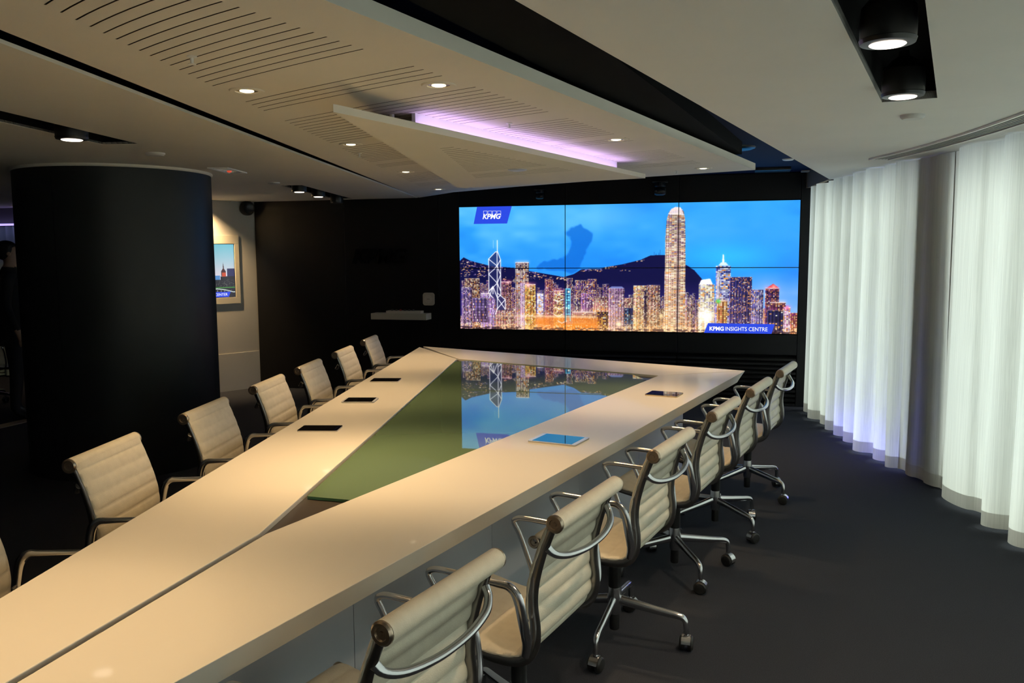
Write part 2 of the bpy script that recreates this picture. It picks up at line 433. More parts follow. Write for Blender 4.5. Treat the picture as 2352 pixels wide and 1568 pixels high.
lights = (rng.random((GH, GW)) > .955)*hill*np.clip(1.5-abs(v-.56)*9, 0, 1)*(u < .42)

def light_rect(x0, x1, y0, y1, base, top, win, dens=.55, cw=5., ch=4., grad=True, horiz=False, glow=None):
    """a lit tower: corners in picture units, base/top facade colours, window colour"""
    a, b = int(round(UX(x0))), int(round(UX(x1))); xm = (x0+x1)/2
    c, d = int(round(UY(xm, y0))), int(round(UY(xm, y1)))
    a, b, c, d = max(a, 0), min(b, GW), max(c, 0), min(d, GH)
    if b <= a or d <= c: return
    h, w = d-c, b-a
    t = np.linspace(0, 1, h)[:, None, None]
    f = np.asarray(top, float)*(1-t) + np.asarray(base, float)*t + np.zeros((h, w, 3))
    f = f*.80 + np.array([120., 88., 150.])*.20 + (t**1.5)*np.array([52., 34., 14.])
    f = f*(np.linspace(1.10, .80, w)[None, :, None])
    ph_, per = rng.uniform(0, 6), rng.uniform(6, 13)
    f = f*(1 + .20*np.sign(np.sin(np.arange(w)*6.283/per+ph_)))[None, :, None]           # piers
    bands = rng.random(h//9+2); f = f*(.86 + .30*bands[np.arange(h)//9])[:, None, None]   # floors of differing brightness
    jx = np.cumsum(rng.uniform(.7, 1.3, w)); xx = jx/cw; yy = np.arange(h)/ch
    iy, ix = yy.astype(int), xx.astype(int)
    cell = rng.random((iy.max()+2, ix.max()+2)); hot = rng.random(cell.shape)
    if horiz:
        run = rng.random((iy.max()+2, ix.max()//3+2)); cell = np.where(run[:, np.arange(cell.shape[1])//3] < .5, cell*.55, cell*1.15)
    val, hv = cell[iy][:, ix], hot[iy][:, ix]
    inside = ((yy % 1) < .60)[:, None] & ((xx % 1) < (.96 if horiz else .66))[None]
    wcol = np.asarray(win, float)*(.50 + .75*hv[..., None])
    wcol = np.where((hv > .86)[..., None], np.array([255., 246., 222.]), np.where((hv < .16)[..., None], np.array([255., 168., 84.]), wcol))
    f = np.where(((val < dens) & inside)[..., None], wcol, f*np.where(inside, .92, .70)[..., None])
    f[:, :1] *= 1.25; f[:1] = f[:1]*.5 + 110
    IMG[c:d, a:b] = np.clip(f*(1 + .10*(rng.random((h, w, 1))-.5)), 0, 255)
    if glow is not None:
        put(blur(np.pad(np.ones((4, w)), ((max(c-2, 0), GH-max(c-2, 0)-4), (a, GW-b))), 5), glow, .9)
        put(np.pad(np.ones((2, w)), ((max(c, 0), GH-max(c, 0)-2), (a, GW-b))), C(255, 240, 235), .8)
BOT = 912
WW = (255, 226, 185); PW = (240, 200, 235); GW_ = (255, 190, 95)
# distant clusters
for x in range(150, 1050, 22):
    yt = 575+60*rng.random()+ (40 if 500 < x < 640 else 0); light_rect(x, x+16+10*rng.random(), yt, BOT, (150, 95, 130), (70, 50, 110), (255, 205, 165), .5, 3, 3)
for x in range(1150, 1800, 20):
    yt = 655+55*rng.random(); light_rect(x, x+20, yt, BOT, (160, 105, 120), (70, 60, 120), WW, .5, 3, 3)
for x in range(140, 2190, 26):
    yt = 745+70*rng.random(); cb_ = ((205, 140, 95), (170, 120, 150), (225, 165, 120), (120, 80, 120))[rng.integers(0, 4)]
    light_rect(x, x+26, yt, BOT, cb_, tuple(c*.7 for c in cb_), ((255, 222, 165), (255, 205, 215))[rng.integers(0, 2)], .6, 3, 3)
light_rect(170, 262, 570, BOT, (150, 95, 90), (90, 60, 60), WW, .6, 4, 4); light_rect(150, 215, 625, BOT, (110, 90, 140), (90, 80, 140), PW, .5, 4, 4)
light_rect(395, 458, 590, BOT, (140, 95, 120), (95, 60, 90), (255, 180, 150), .55, 3, 3, glow=C(255, 90, 110))
light_rect(483, 565, 478, BOT, (175, 130, 150), (70, 50, 80), (255, 232, 205), .85, 5, 5, glow=C(255, 225, 235))
light_rect(270, 360, 662, BOT, (190, 150, 225), (170, 130, 215), (225, 200, 255), .6, 4, 5, glow=C(225, 215, 255))
light_rect(218, 312, 690, 838, (95, 75, 135), (110, 95, 150), (190, 165, 215), .35, 3, 9)
light_rect(512, 604, 605, BOT, (215, 140, 50), (190, 130, 70), (255, 214, 120), .6, 4, 4, horiz=True, glow=C(255, 120, 140))
light_rect(512, 540, 600, BOT, (230, 190, 225), (220, 180, 230), (255, 235, 255), .6, 3, 4)
light_rect(362, 476, 755, BOT, (190, 120, 110), (150, 100, 120), WW, .6, 4, 4)
light_rect(612, 652, 665, BOT, (170, 150, 220), (190, 190, 250), (240, 240, 255), .7, 5, 4, horiz=True, glow=C(190, 225, 255))
light_rect(660, 712, 575, BOT, (150, 80, 110), (120, 60, 100), (255, 190, 160), .6, 4, 4)
light_rect(712, 770, 645, BOT, (190, 130, 60), (120, 70, 90), (255, 225, 150), .6, 4, 4, horiz=True, glow=C(255, 90, 140))
light_rect(784, 822, 570, 640, (90, 70, 130), (60, 50, 110), WW, .5, 4, 4)
light_rect(778, 808, 630, 830, (40, 110, 175), (60, 150, 200), (140, 225, 255), .45, 8, 9); light_rect(780, 822, 815, BOT, (190, 170, 240), (190, 170, 240), (250, 240, 255), .6, 5, 3)
for a, b, t in ((838, 915, 582), (915, 972, 575)): light_rect(a, b, t, BOT, (150, 95, 130), (90, 65, 125), (255, 205, 150), .55, 4, 4)
light_rect(876, 928, 660, BOT, (160, 110, 140), (150, 100, 170), (255, 205, 225), .5, 4, 4); light_rect(830, 872, 690, BOT, (120, 90, 120), (70, 60, 110), WW, .5, 4, 4)
light_rect(820, 968, 775, BOT, (235, 150, 80), (205, 140, 130), (255, 215, 165), .5, 4, 4, glow=C(255, 220, 200))
light_rect(975, 1046, 770, BOT, (90, 55, 35), (50, 35, 50), (255, 190, 80), .55, 5, 5)
light_rect(952, 1050, 682, 775, (190, 130, 110), (170, 120, 130), WW, .6, 5, 5)
light_rect(1046, 1144, 632, BOT, (200, 160, 165), (160, 120, 170), (240, 205, 215), .6, 4, 5)
put(poly_mask([(1046, 632), (1066, 620), (1128, 620), (1144, 632)]), C(120, 130, 190))
light_rect(1144, 1197, 690, BOT, (40, 55, 100), (170, 110, 90), WW, .5, 4, 4); light_rect(1144, 1197, 750, 850, (25, 50, 105), (25, 40, 90), (120, 190, 220), .3, 5, 4)
light_rect(1199, 1278, 614, BOT, (240, 190, 130), (150, 110, 110), (255, 222, 160), .6, 4, 4, horiz=True)
light_rect(1280, 1358, 612, BOT, (195, 145, 90), (140, 100, 110), WW, .6, 4, 4); light_rect(1262, 1282, 640, BOT, (70, 55, 60), (60, 50, 80), WW, .3, 3, 4)
# the tallest tower with its rounded crown
tower = poly_mask([(1383, BOT+5), (1386, 520), (1388, 300), (1394, 220), (1405, 178), (1420, 156), (1445, 146), (1470, 149), (1490, 170), (1499, 215), (1503, 320), (1506, 520), (1508, BOT+5)])
buf = IMG.copy(); light_rect(1376, 1514, 140, BOT+4, (235, 185, 140), (150, 130, 160), (255, 226, 180), .55, 9, 3.2, horiz=True); tw = IMG.copy(); IMG = buf
IMG[tower] = np.clip(tw[tower]*1.03, 0, 255); put(tower & (np.abs(PX-UX(1461)) < 4) & (v > .1), C(120, 95, 110), .5)
cr = poly_mask([(1400, 190), (1420, 156), (1445, 143), (1470, 146), (1492, 190)]); put(cr, C(255, 240, 245), .75)
light_rect(1505, 1555, 690, BOT, (215, 160, 110), (130, 110, 140), WW, .55, 4, 4)
put(poly_mask([(1592, 610), (1605, 580), (1660, 572), (1676, 606)]), C(235, 240, 250))
light_rect(1590, 1688, 606, BOT, (250, 250, 225), (140, 150, 190), (255, 240, 190), .6, 6, 4, horiz=True)
put(poly_mask([(1735, 430), (1741, 430), (1745, 480), (1732, 480)]), C(225, 235, 255)); put(poly_mask([(1708, 498), (1725, 478), (1755, 478), (1772, 498)]), C(190, 215, 250))
light_rect(1693, 1784, 500, BOT, (120, 110, 190), (50, 80, 170), (205, 215, 255), .5, 6, 5, horiz=True)
light_rect(1700, 1722, 530, 700, (190, 200, 245), (215, 230, 255), (255, 255, 255), .5, 4, 4)
light_rect(1704, 1768, 705, BOT, (200, 120, 60), (235, 150, 80), (255, 215, 130), .6, 6, 6, glow=C(255, 190, 140))
put(blur(poly_mask([(1700, 700), (1725, 700), (1725, 720), (1700, 720)]), 3), C(60, 230, 90), .8)
light_rect(1778, 1915, 562, BOT, (65, 60, 125), (40, 45, 110), (240, 170, 140), .38, 4, 4)
light_rect(1915, 1985, 638, BOT, (120, 110, 180), (70, 80, 150), (225, 205, 235), .55, 4, 4)
put(poly_mask([(2005, 628), (2042, 602), (2078, 630)]), C(215, 80, 90))
light_rect(1996, 2078, 628, BOT, (80, 40, 80), (70, 40, 95), (255, 150, 110), .4, 5, 4, glow=C(255, 90, 130))
light_rect(2030, 2120, 715, BOT, (60, 40, 80), (120, 50, 80), (255, 185, 110), .4, 7, 5, glow=C(255, 200, 150))
light_rect(2010, 2110, 765, BOT, (30, 32, 75), (35, 40, 90), (255, 180, 110), .2, 8, 5)
light_rect(2106, 2148, 745, BOT, (235, 190, 215), (200, 130, 190), (255, 240, 250), .6, 5, 4, glow=C(255, 70, 130)); light_rect(2148, 2195, 780, BOT, (235, 110, 60), (150, 50, 110), (255, 190, 120), .6, 5, 4)
# street glow, water edge
put(blur(poly_mask([(600, 800), (990, 815), (990, 895), (600, 895)]), 7)*(.55+.6*nz(GH, GW, 30, 20)), C(255, 130, 30), .85)
put(blur(poly_mask([(360, 796), (970, 803), (970, 810), (360, 802)]), 2), C(255, 225, 190), .9)
for cx_, cy_, r_, col_ in ((1110, 850, 16, (255, 240, 200)), (1640, 800, 40, (255, 255, 235)), (438, 597, 7, (255, 200, 200)), (560, 613, 14, (255, 190, 200)), (2046, 622, 10, (255, 170, 150)), (2128, 748, 10, (255, 120, 170)), (1366, 800, 14, (255, 225, 170))):
    q = np.exp(-(((PX-UX(cx_))/(r_*GW/2050))**2+((PY-UY(cx_, cy_))/(r_*GW/2050))**2)); put(q, col_, .9)
put((v > .955)*blur(rng.random((GH, GW)) > .90, 1)*3.5 > .5, C(255, 214, 160), .8); put((v > .978)*(nz(GH, GW, 120, 120) > .50), C(48, 30, 40), .75)
# the tower laced with white diagonals
put(poly_mask([(320, 660), (320, 458), (358, 415), (378, 412), (393, 462), (393, 670), (420, 700), (420, 765), (372, 765), (360, 700)]), C(40, 45, 95), .8)
def seg(x0, y0, x1, y1, w=1.25, col=(245, 248, 255), a=.95):
    ax, ay, bx, by = UX(x0), UY(x0, y0), UX(x1), UY(x1, y1); L2 = (bx-ax)**2+(by-ay)**2+1e-9
    t = np.clip(((PX-ax)*(bx-ax)+(PY-ay)*(by-ay))/L2, 0, 1); dd = np.hypot(PX-ax-t*(bx-ax), PY-ay-t*(by-ay)); put(np.clip(w+.5-dd, 0, 1), col, a)
for s4 in ((320, 660, 320, 458), (320, 458, 362, 415), (362, 415, 372, 415), (374, 410, 393, 462), (393, 462, 393, 672), (372, 415, 372, 760), (374, 415, 374, 345), (320, 458, 372, 500), (372, 500, 320, 545), (372, 500, 393, 462),
           (320, 545, 372, 600), (372, 600, 320, 650), (372, 500, 393, 548), (393, 548, 372, 600), (372, 600, 393, 650), (345, 630, 345, 665), (320, 650, 345, 620), (345, 620, 372, 690), (345, 620, 320, 690), (372, 660, 420, 700),
           (420, 700, 420, 760), (372, 690, 420, 760), (420, 700, 372, 755), (372, 755, 358, 790), (350, 345, 350, 392), (320, 660, 345, 690), (393, 672, 372, 690)): seg(*s4, w=1.15 if s4[1] > 395 else .3)
for x0, y0 in ((712, 660), (712, 700), (720, 745), (712, 790), (735, 830)):
    seg(x0, y0, x0+26, y0+14, .9); seg(x0+26, y0+14, x0+52, y0, .9)
for a, b in ((780, 808), ): 
    for y0 in (635, 668, 705, 745, 790): seg(a, y0, b, y0, .9, (120, 230, 255)); 
    seg(a, 635, a, 830, .9, (120, 230, 255)); seg(b, 635, b, 830, .9, (120, 230, 255))
for x0, h_ in ((1322, 415), (1333, 425), (1357, 402), (1350, 420)): seg(x0, h_, x0, 436, .3, (20, 30, 80))
gl_ = np.clip((v-.78)*4.0, 0, 1)*np.clip((u-.10)*6, 0, 1)*np.clip((.80-u)*5, 0, 1); IMG += gl_[..., None]*(C(255, 196, 130)-IMG)*.28
br_ = np.clip(IMG.min(-1)-120, 0, 135)/135*(v > .25); IMG += np.stack([blur(br_, 4)]*3, -1)*np.array([60, 48, 46])
soft = lambda A: .22*np.roll(A, 1, 0)+.56*A+.22*np.roll(A, -1, 0)
IMG[1:-1] = soft(IMG)[1:-1]; sx_ = .22*np.roll(IMG, 1, 1)+.56*IMG+.22*np.roll(IMG, -1, 1); IMG[:, 1:-1] = sx_[:, 1:-1]
IMG = np.clip((IMG-128)*1.10+132, 0, 255)
LIN = np.where(IMG/255 <= .04045, IMG/255/12.92, ((IMG/255+.055)/1.055)**2.4)

def screen_mat(name, strength):
    m = bpy.data.materials.new(name); m.use_nodes = True; nt = m.node_tree; b = nt.nodes['Principled BSDF']
    b.inputs['Base Color'].default_value = (.004, .004, .005, 1); b.inputs['Roughness'].default_value = .12; b.inputs['Specular IOR Level'].default_value = .25
    at = nt.nodes.new('ShaderNodeAttribute'); at.attribute_name = 'picture'; nt.links.new(at.outputs['Color'], b.inputs['Emission Color'])
    b.inputs['Emission Strength'].default_value = strength
    return m
m_screen = screen_mat('lit_display_surface', 1.0)
def picture_mesh(name, arr, w, h, material):
    """a display surface: a fine grid in the local x-z plane, one colour per point"""
    ny, nx = arr.shape[:2]; X, Z = np.meshgrid(np.linspace(0, w, nx), np.linspace(h, 0, ny))
    co = np.stack([X, np.zeros_like(X), Z], -1).reshape(-1, 3)
    i = np.arange(ny*nx).reshape(ny, nx); q = np.stack([i[1:, :-1], i[1:, 1:], i[:-1, 1:], i[:-1, :-1]], -1).reshape(-1, 4)
    me = bpy.data.meshes.new(name); me.vertices.add(len(co)); me.vertices.foreach_set('co', co.ravel().astype(np.float32))
    me.loops.add(q.size); me.loops.foreach_set('vertex_index', q.ravel().astype(np.int32)); me.polygons.add(len(q))
    me.polygons.foreach_set('loop_start', np.arange(0, q.size, 4, dtype=np.int32)); me.update(calc_edges=True)
    a = me.color_attributes.new('picture', 'FLOAT_COLOR', 'POINT')
    a.data.foreach_set('color', np.concatenate([arr.reshape(-1, 3), np.ones((ny*nx, 1))], 1).ravel().astype(np.float32))
    me.materials.append(material); return me
vw = empty('video_wall', (XS[0], YW, ZB))
pw, ph = 1.2122, SH/2
for j in range(2):
    for i in range(3):
        f = MB().box(i*pw+.0008, (i+1)*pw-.0008, .0, .034, (1-j)*ph+.0008, (2-j)*ph-.0008).build('display_panel', m_blackpl, vw, smooth=False)
        arr = LIN[j*204:min(j*204+205, GH), i*360:min(i*360+361, GW)]
        po = obj('picture', picture_mesh('picture', arr, pw-.008, ph-.008, m_screen), f, (i*pw+.004, -.001, (1-j)*ph+.004))
def emis(name, c, s): return mat(name, (.004, .004, .004), .3, emit=c, estr=s)
m_ban = emis('blue_banner_light', lin(42, 72, 222), 1.1); m_wtxt = emis('white_screen_lettering', (1, 1, 1), 1.0)
def scr(X, Y): return (float(UX(X))/GW*3*pw, (1-float(UY(X, Y))/GH)*SH)
def flat_xz(name, pts, y, m, parent, th=.0012):
    mb = MB(); A = [mb.bm.verts.new((x, y, z)) for x, z in pts]; B = [mb.bm.verts.new((x, y+th, z)) for x, z in pts]; n = len(pts)
    mb.bm.faces.new(A); mb.bm.faces.new(B[::-1])
    for i in range(n): mb.bm.faces.new((A[i], A[(i+1) % n], B[(i+1) % n], B[i]))
    return mb.build(name, m, parent, smooth=False)
RX = Matrix.Rotation(math.radians(90), 4, 'X')
def put_text(name, me, parent, x, y, z, w=None):
    if w:
        xs = [q.co.x for q in me.vertices]; k = w/(max(xs)-min(xs)); x0 = min(xs)
        for q in me.vertices: q.co.x = (q.co.x-x0)*k
    me.transform(RX); return obj(name, me, parent, (x, y, z))
flat_xz('logo_banner', [scr(253, 144), scr(463, 140), scr(434, 243), scr(231, 246)], -.0035, m_ban, vw)
x0, z0 = scr(286, 216); x1, _ = scr(398, 216)
put_text('logo_lettering', text_mesh('logo_lettering', 'KPMG', .078, m_wtxt, .0004, .28, .0022), vw, x0, -.0045, z0, x1-x0)
for k in range(4):
    bx0, bz0 = scr(291+k*27.5, 202); bx1, bz1 = scr(291+k*27.5+24, 168); w_ = .0028
    mb = MB()
    for (p, q, r, s_) in ((bx0, bx1, bz1-w_, bz1), (bx0, bx0+w_, bz0, bz1), (bx1-w_, bx1, bz0, bz1)): mb.box(p, q, -.0045, -.0036, r, s_)
    mb.build('logo_square', m_wtxt, vw, smooth=False)
flat_xz('title_banner', [scr(1652, 842), scr(2056, 848), scr(2038, 907), scr(1628, 901)], -.0035, m_ban, vw)
x0, z0 = scr(1662, 886); x1, _ = scr(1750, 886); put_text('title_lettering', text_mesh('title_lettering', 'KPMG', .058, m_wtxt, .0004, 0, .002), vw, x0, -.0045, z0, x1-x0)
x0, _ = scr(1760, 886); x1, _ = scr(2014, 886); put_text('title_lettering', text_mesh('title_lettering', 'INSIGHTS CENTRE', .058, m_wtxt, .0004, 0, .0004), vw, x0, -.0045, z0, x1-x0)
tag(vw, 'large six-panel video wall showing a lit city skyline at dusk', 'video wall')

# ------------------------------------------------------------------ conference table
ZT = .752
tb = empty('conference_table', (-1.38, 4.0, 0))
def tpart(mb, name, m, smooth=False):
    o = mb.build(name, m, tb, smooth=smooth); o.location = (1.38, -4.0, 0); return o
def oL(y): return -1.752 - .1894*(y-1.636)
def oR(y): return -1.060 + .2329*(y-1.375)
YN = .62
left_top = [(oL(YN), YN), (-1.388, YN), (-1.387, 2.225), (-2.176, 6.475), (-2.800, 7.262)]
right_top = [(-1.366, YN), (oR(YN), YN), (oR(6.235), 6.235), (-.508, 5.866), (-1.366, 2.228)]
far_top = [(-2.164, 6.487), (-.512, 5.872), (oR(6.242)-.004, 6.242), (-2.785, 7.318)]
for poly, ins in ((left_top, [.05, 0, 0, 0, .05]), (right_top, [.05, .05, 0, 0, 0]), (far_top, [0, 0, .05, 0])):
    tpart(MB().prism(poly, .668, ZT, offset_poly(poly, ins), bev=.0025), 'tabletop', m_table)
hole = offset_poly([(-1.378, 2.20), (-.505, 5.88), (-2.175, 6.50)], [-.03, -.03, -.03])
tpart(MB().prism(hole, .700, .735), 'recess_tray', m_tray)
tpart(MB().prism([(-1.390, YN+.02), (-1.364, YN+.02), (-1.364, 2.24), (-1.390, 2.24)], .700, .738), 'cable_channel', m_tray)
tpart(MB().prism([(-2.805, 7.25), (-2.79, 7.27), (-2.155, 6.49), (-2.185, 6.47)], .69, .738), 'joint_channel', m_tray)
gl = [(-1.450, 2.640), (-1.262, 2.632), (-.566, 5.663), (-.727, 5.985), (-2.005, 6.462), (-2.150, 6.358)]
go = tpart(MB().prism(gl, .7365, .7465), 'glass_inset', m_glass)
go.data.materials.append(m_glass_edge)
for p in go.data.polygons:
    if abs(p.normal.z) < .5: p.material_index = 1
outer = [(oL(YN), YN), (oR(YN), YN), (oR(6.24), 6.24), (-2.80, 7.31)]
base = offset_poly(outer, [.9, .34, .5, .34])
tpart(MB().prism(base, .0, .09), 'plinth', m_black)
b2 = offset_poly(base, [-.02]*4)
# pale cladding panels of the base, one per bay and side
def wall_panels(p, q, n):
    p, q = Vector(p), Vector(q); d = (q-p); e = d.normalized(); nn = Vector((-e.y, e.x))*.012
    for k in range(n):
        a = p + d*(k/n) + e*.0015; b = p + d*((k+1)/n) - e*.0015
        tpart(MB().prism([tuple(a), tuple(b), tuple(b+nn), tuple(a+nn)], .09, .668), 'base_panel', m_plinth)
ns = [1, 5, 2, 5]
for i in range(4): wall_panels(b2[i], b2[(i+1) % 4], ns[i])
tag(tb, 'long wedge shaped cream conference table with green glass inset', 'table')

# ------------------------------------------------------------------ office chairs
PROF = [(.262, .458), (.235, .464), (.17, .452), (.08, .437), (0, .428), (-.07, .427), (-.122, .440), (-.148, .478), (-.152, .53), (-.146, .60), (-.155, .67), (-.180, .75), (-.207, .82), (-.220, .850)]
FULL = catmull([(0, y, z) for y, z in PROF], 161)
def arc(pts):
    L = [0.]
    for a, b in zip(pts, pts[1:]): L.append(L[-1]+(b-a).length)
    return L
AL = arc(FULL)
SPLIT = 82
def pad(i0, i1, name, half=.230, rib=.053):
    """ribbed upholstery sling over the profile points i0..i1"""
    bm = bmesh.new(); pts = FULL[i0:i1+1]; L = AL[i0:i1+1]; n = len(pts)
    xs = [-half, -half+.010, -half+.03, -half*.4, 0, half*.4, half-.03, half-.010, half]
    th = [.0030, .0090, .0130, .0140, .0142, .0140, .0130, .0090, .0030]
    F, B = [], []
    for i, p in enumerate(pts):
        t = (pts[min(i+1, n-1)]-pts[max(i-1, 0)]).normalized(); nrm = Vector((0, -t.z, t.y))      # points to the rear / below
        ph_ = (L[i]/rib) % 1; r = abs(math.sin(math.pi*ph_))**.6
        F.append([bm.verts.new(p + Vector((x, 0, 0)) - nrm*(h*(.58+.42*r**.4))) for x, h in zip(xs, th)])
        B.append([bm.verts.new(p + Vector((x, 0, 0)) + nrm*(h*(.20+.80*r))) for x, h in zip(xs, th)])
    m = len(xs)
    for i in range(n-1):
        for k in range(m-1):
            bm.faces.new((F[i][k], F[i][k+1], F[i+1][k+1], F[i+1][k])); bm.faces.new((B[i][k], B[i+1][k], B[i+1][k+1], B[i][k+1]))
        for k in (0, m-1): bm.faces.new((F[i][k], F[i+1][k], B[i+1][k], B[i][k]))
    for i in (0, n-1): 
        for k in range(m-1): bm.faces.new((F[i][k], F[i][k+1], B[i][k+1], B[i][k]))
    mb = MB(); mb.bm.free(); mb.bm = bm
    return mb
def end_cap(x, y, z, s, parent):
    mb = MB(); mb.lathe([(.024, 0), (.0265, s*.003), (.0265, s*.007), (.022, s*.011), (.015, s*.011), (.013, s*.006), (.006, s*.006), (.005, s*.009), (.001, s*.009)], (x, y, z), 'X', 20)
    return mb.build('end_cap', m_cap, parent)
def make_chair():
    r = empty('office_chair')
    sp = pad(0, SPLIT, 'seat'); sp.tube([(-.224, .258, .443), (-.1, .258, .443), (.1, .258, .443), (.224, .258, .443)], .021, 18, Vector((0, 0, 1)))
    seat = sp.build('seat', m_leather, r, angle=60)
    bp = pad(SPLIT, 160, 'backrest'); T = FULL[160]
    bp.tube([(x, T.y-.017, T.z-.004) for x in (-.230, -.1, .1, .230)], .0265, 20, Vector((0, 0, 1)))
    back = bp.build('backrest', m_leather, r, angle=60)
    for s in (-1, 1):
        end_cap(s*.229, T.y-.017, T.z-.004, s, back); end_cap(s*.222, .258, .443, s, seat)
        # cast side rib following the sling
        idx = list(range(0, 161, 4)); path = []; rad = []
        for i in idx:
            p = FULL[i]; t = (FULL[min(i+1, 160)]-FULL[max(i-1, 0)]).normalized(); nrm = Vector((0, -t.z, t.y))
            f = i/160; deep = .013 + .006*math.sin(math.pi*min(1, max(0, (f-.25)/.6)))
            path.append(p + Vector((s*.2235, 0, 0)) + nrm*(deep*.8+.002)); rad.append((.0075, deep))
        MB().tube(path, rad, 10, Vector((1, 0, 0))).build('side_frame', m_alu_d, r, angle=50)
        # armrest loop
        key = [(.240, .050, .428), (.262, .085, .500), (.272, .133, .605), (.273, .158, .648), (.273, .146, .664), (.273, .113, .669), (.274, .03, .667), (.275, -.07, .662), (.275, -.115, .658), (.275, -.142, .628), (.272, -.156, .56), (.262, -.162, .50), (.248, -.150, .452)]
        path = [Vector((s*p.x, p.y, p.z)) for p in catmull(key, 46)]
        rad = []
        for i in range(46):
            f = i/45
            w = .0100 + .0060*max(0, min(1, (f-.55)/.2))*(1-.5*max(0, (f-.9)/.1)); rad.append((.0090, w))
        ar = MB().tube(path, rad, 10, Vector((1, 0, 0))).build('armrest', m_alu, r, angle=50)
        MB().tube([(s*.240, -.152, .555), (s*.268, -.153, .555)], .006, 8, Vector((0, 0, 1))).build('lug', m_alu, ar)
    # bowed brace behind the back
    br = catmull([(-.226, -.210, .772), (-.212, -.226, .752), (-.165, -.246, .738), (-.08, -.260, .730), (0, -.263, .728), (.08, -.260, .730), (.165, -.246, .738), (.212, -.226, .752), (.226, -.210, .772)], 33)
    MB().tube(br, [(.013 if i in (0, 32) else .0085 + .004*abs(i-16)/16, .011) for i in range(33)], 10, Vector((0, 0, 1))).build('back_brace', m_alu, r, angle=50)
    # under seat casting
    mb = MB(); mb.box(-.06, .06, -.09, .09, .385, .412, bev=.006)
    mb.tube([(-.225, .085, .420), (-.12, .06, .400), (0, .05, .394), (.12, .06, .400), (.225, .085, .420)], (.012, .012), 8, Vector((0, 0, 1)))
    mb.tube([(-.225, -.075, .415), (-.12, -.06, .398), (0, -.055, .394), (.12, -.06, .398), (.225, -.075, .415)], (.012, .012), 8, Vector((0, 0, 1)))
    mb.build('seat_bracket', m_blackpl, r)
    MB().tube([(-.05, .03, .392), (-.14, .04, .378), (-.20, .045, .372), (-.225, .045, .378)], (.005, .004), 8, Vector((0, 0, 1))).build('tilt_lever', m_alu, r)
    co = MB().lathe([(.024, .215), (.026, .225), (.026, .375), (.032, .388)], seg=20).build('column', m_blackpl, r)
    MB().lathe([(.019, .045), (.021, .05), (.021, .12)], seg=16).build('column_end', m_rubber, co)
    MB().lathe([(.022, .112), (.025, .118), (.027, .15), (.032, .168), (.030, .195), (.027, .226), (.022, .229)], seg=22).build('hub', m_alu, r)
    return r
leg_me = MB().tube(catmull([(.020, 0, .172), (.10, 0, .160), (.20, 0, .146), (.262, 0, .138), (.287, 0, .126), (.295, 0, .098), (.296, 0, .070)], 26), [(.0150 - .003*min(1, i/17), .021 - .009*min(1, i/17)) for i in range(26)], 10, Vector((0, 1, 0))).mesh('leg', m_alu, angle=50)
mb = MB()
for sx in (-1, 1): mb.lathe([(.010, sx*.005), (.029, sx*.007), (.0305, sx*.011), (.0305, sx*.021), (.024, sx*.027), (.008, sx*.028)], (0, 0, .0306), 'Y', 20)
wheel_me = mb.mesh('wheel', m_rubber)
hp = []
mb = MB()
for k in range(9):
    a = math.radians(-10 + 180*k/8); hp.append((.034*math.cos(a), .0306 + .034*math.sin(a)))
lo = [mb.bm.verts.new((x, -.018, z)) for x, z in hp]; hi = [mb.bm.verts.new((x, .018, z)) for x, z in hp]
lo2 = [mb.bm.verts.new((x*.93, -.018, .0306+(z-.0306)*.93)) for x, z in hp]; hi2 = [mb.bm.verts.new((x*.93, .018, .0306+(z-.0306)*.93)) for x, z in hp]
for i in range(8):
    mb.bm.faces.new((lo[i], lo[i+1], hi[i+1], hi[i])); mb.bm.faces.new((lo2[i], lo2[i+1], hi2[i+1], hi2[i]))
    mb.bm.faces.new((lo[i], lo[i+1], lo2[i+1], lo2[i])); mb.bm.faces.new((hi[i], hi[i+1], hi2[i+1], hi2[i]))
mb.bm.faces.new((lo[0], hi[0], hi2[0], lo2[0])); mb.bm.faces.new((lo[-1], hi[-1], hi2[-1], lo2[-1]))
mb.lathe([(.008, .055), (.008, .085)], seg=10)
hood_me = mb.mesh('caster_hood', m_alu)
proto = make_chair()
crng = random.Random(3)
def place_chair(i, x, y, ang, base_ang, label, group):
    c = proto if i == 0 else copy_tree(proto)
    if i == 0: pass
    c.location = (x, y, 0); c.rotation_euler = (0, 0, ang)
    for k in range(4):
        l = obj('leg', leg_me, c, (0, 0, 0), base_ang + k*math.pi/2 - ang)
        ca = crng.uniform(0, 2*math.pi)
        obj('wheel', wheel_me, l, (.296, 0, 0), ca); obj('caster_hood', hood_me, l, (.296, 0, 0), ca)
    tag(c, label, 'chair', group); return c
# back-top midpoints (at z .86) measured in the room; the column stands .21 in front of them
AR = math.radians(77+90); AL_ = math.radians(101-90)         # facing directions
def centre(mx, my, ang): return mx + .220*math.cos(ang), my + .220*math.sin(ang)
order = ['nearest the camera', 'second from the camera', 'third from the camera', 'fourth from the camera', 'fifth from the camera', 'farthest, by the table corner']
RB = [(-.628, 1.722), (-.437, 2.470), (-.247, 3.325), (-.060, 4.155), (.120, 4.885), (.308, 5.67)]
RBA = [20, 40, -6, 28, 45, 48]
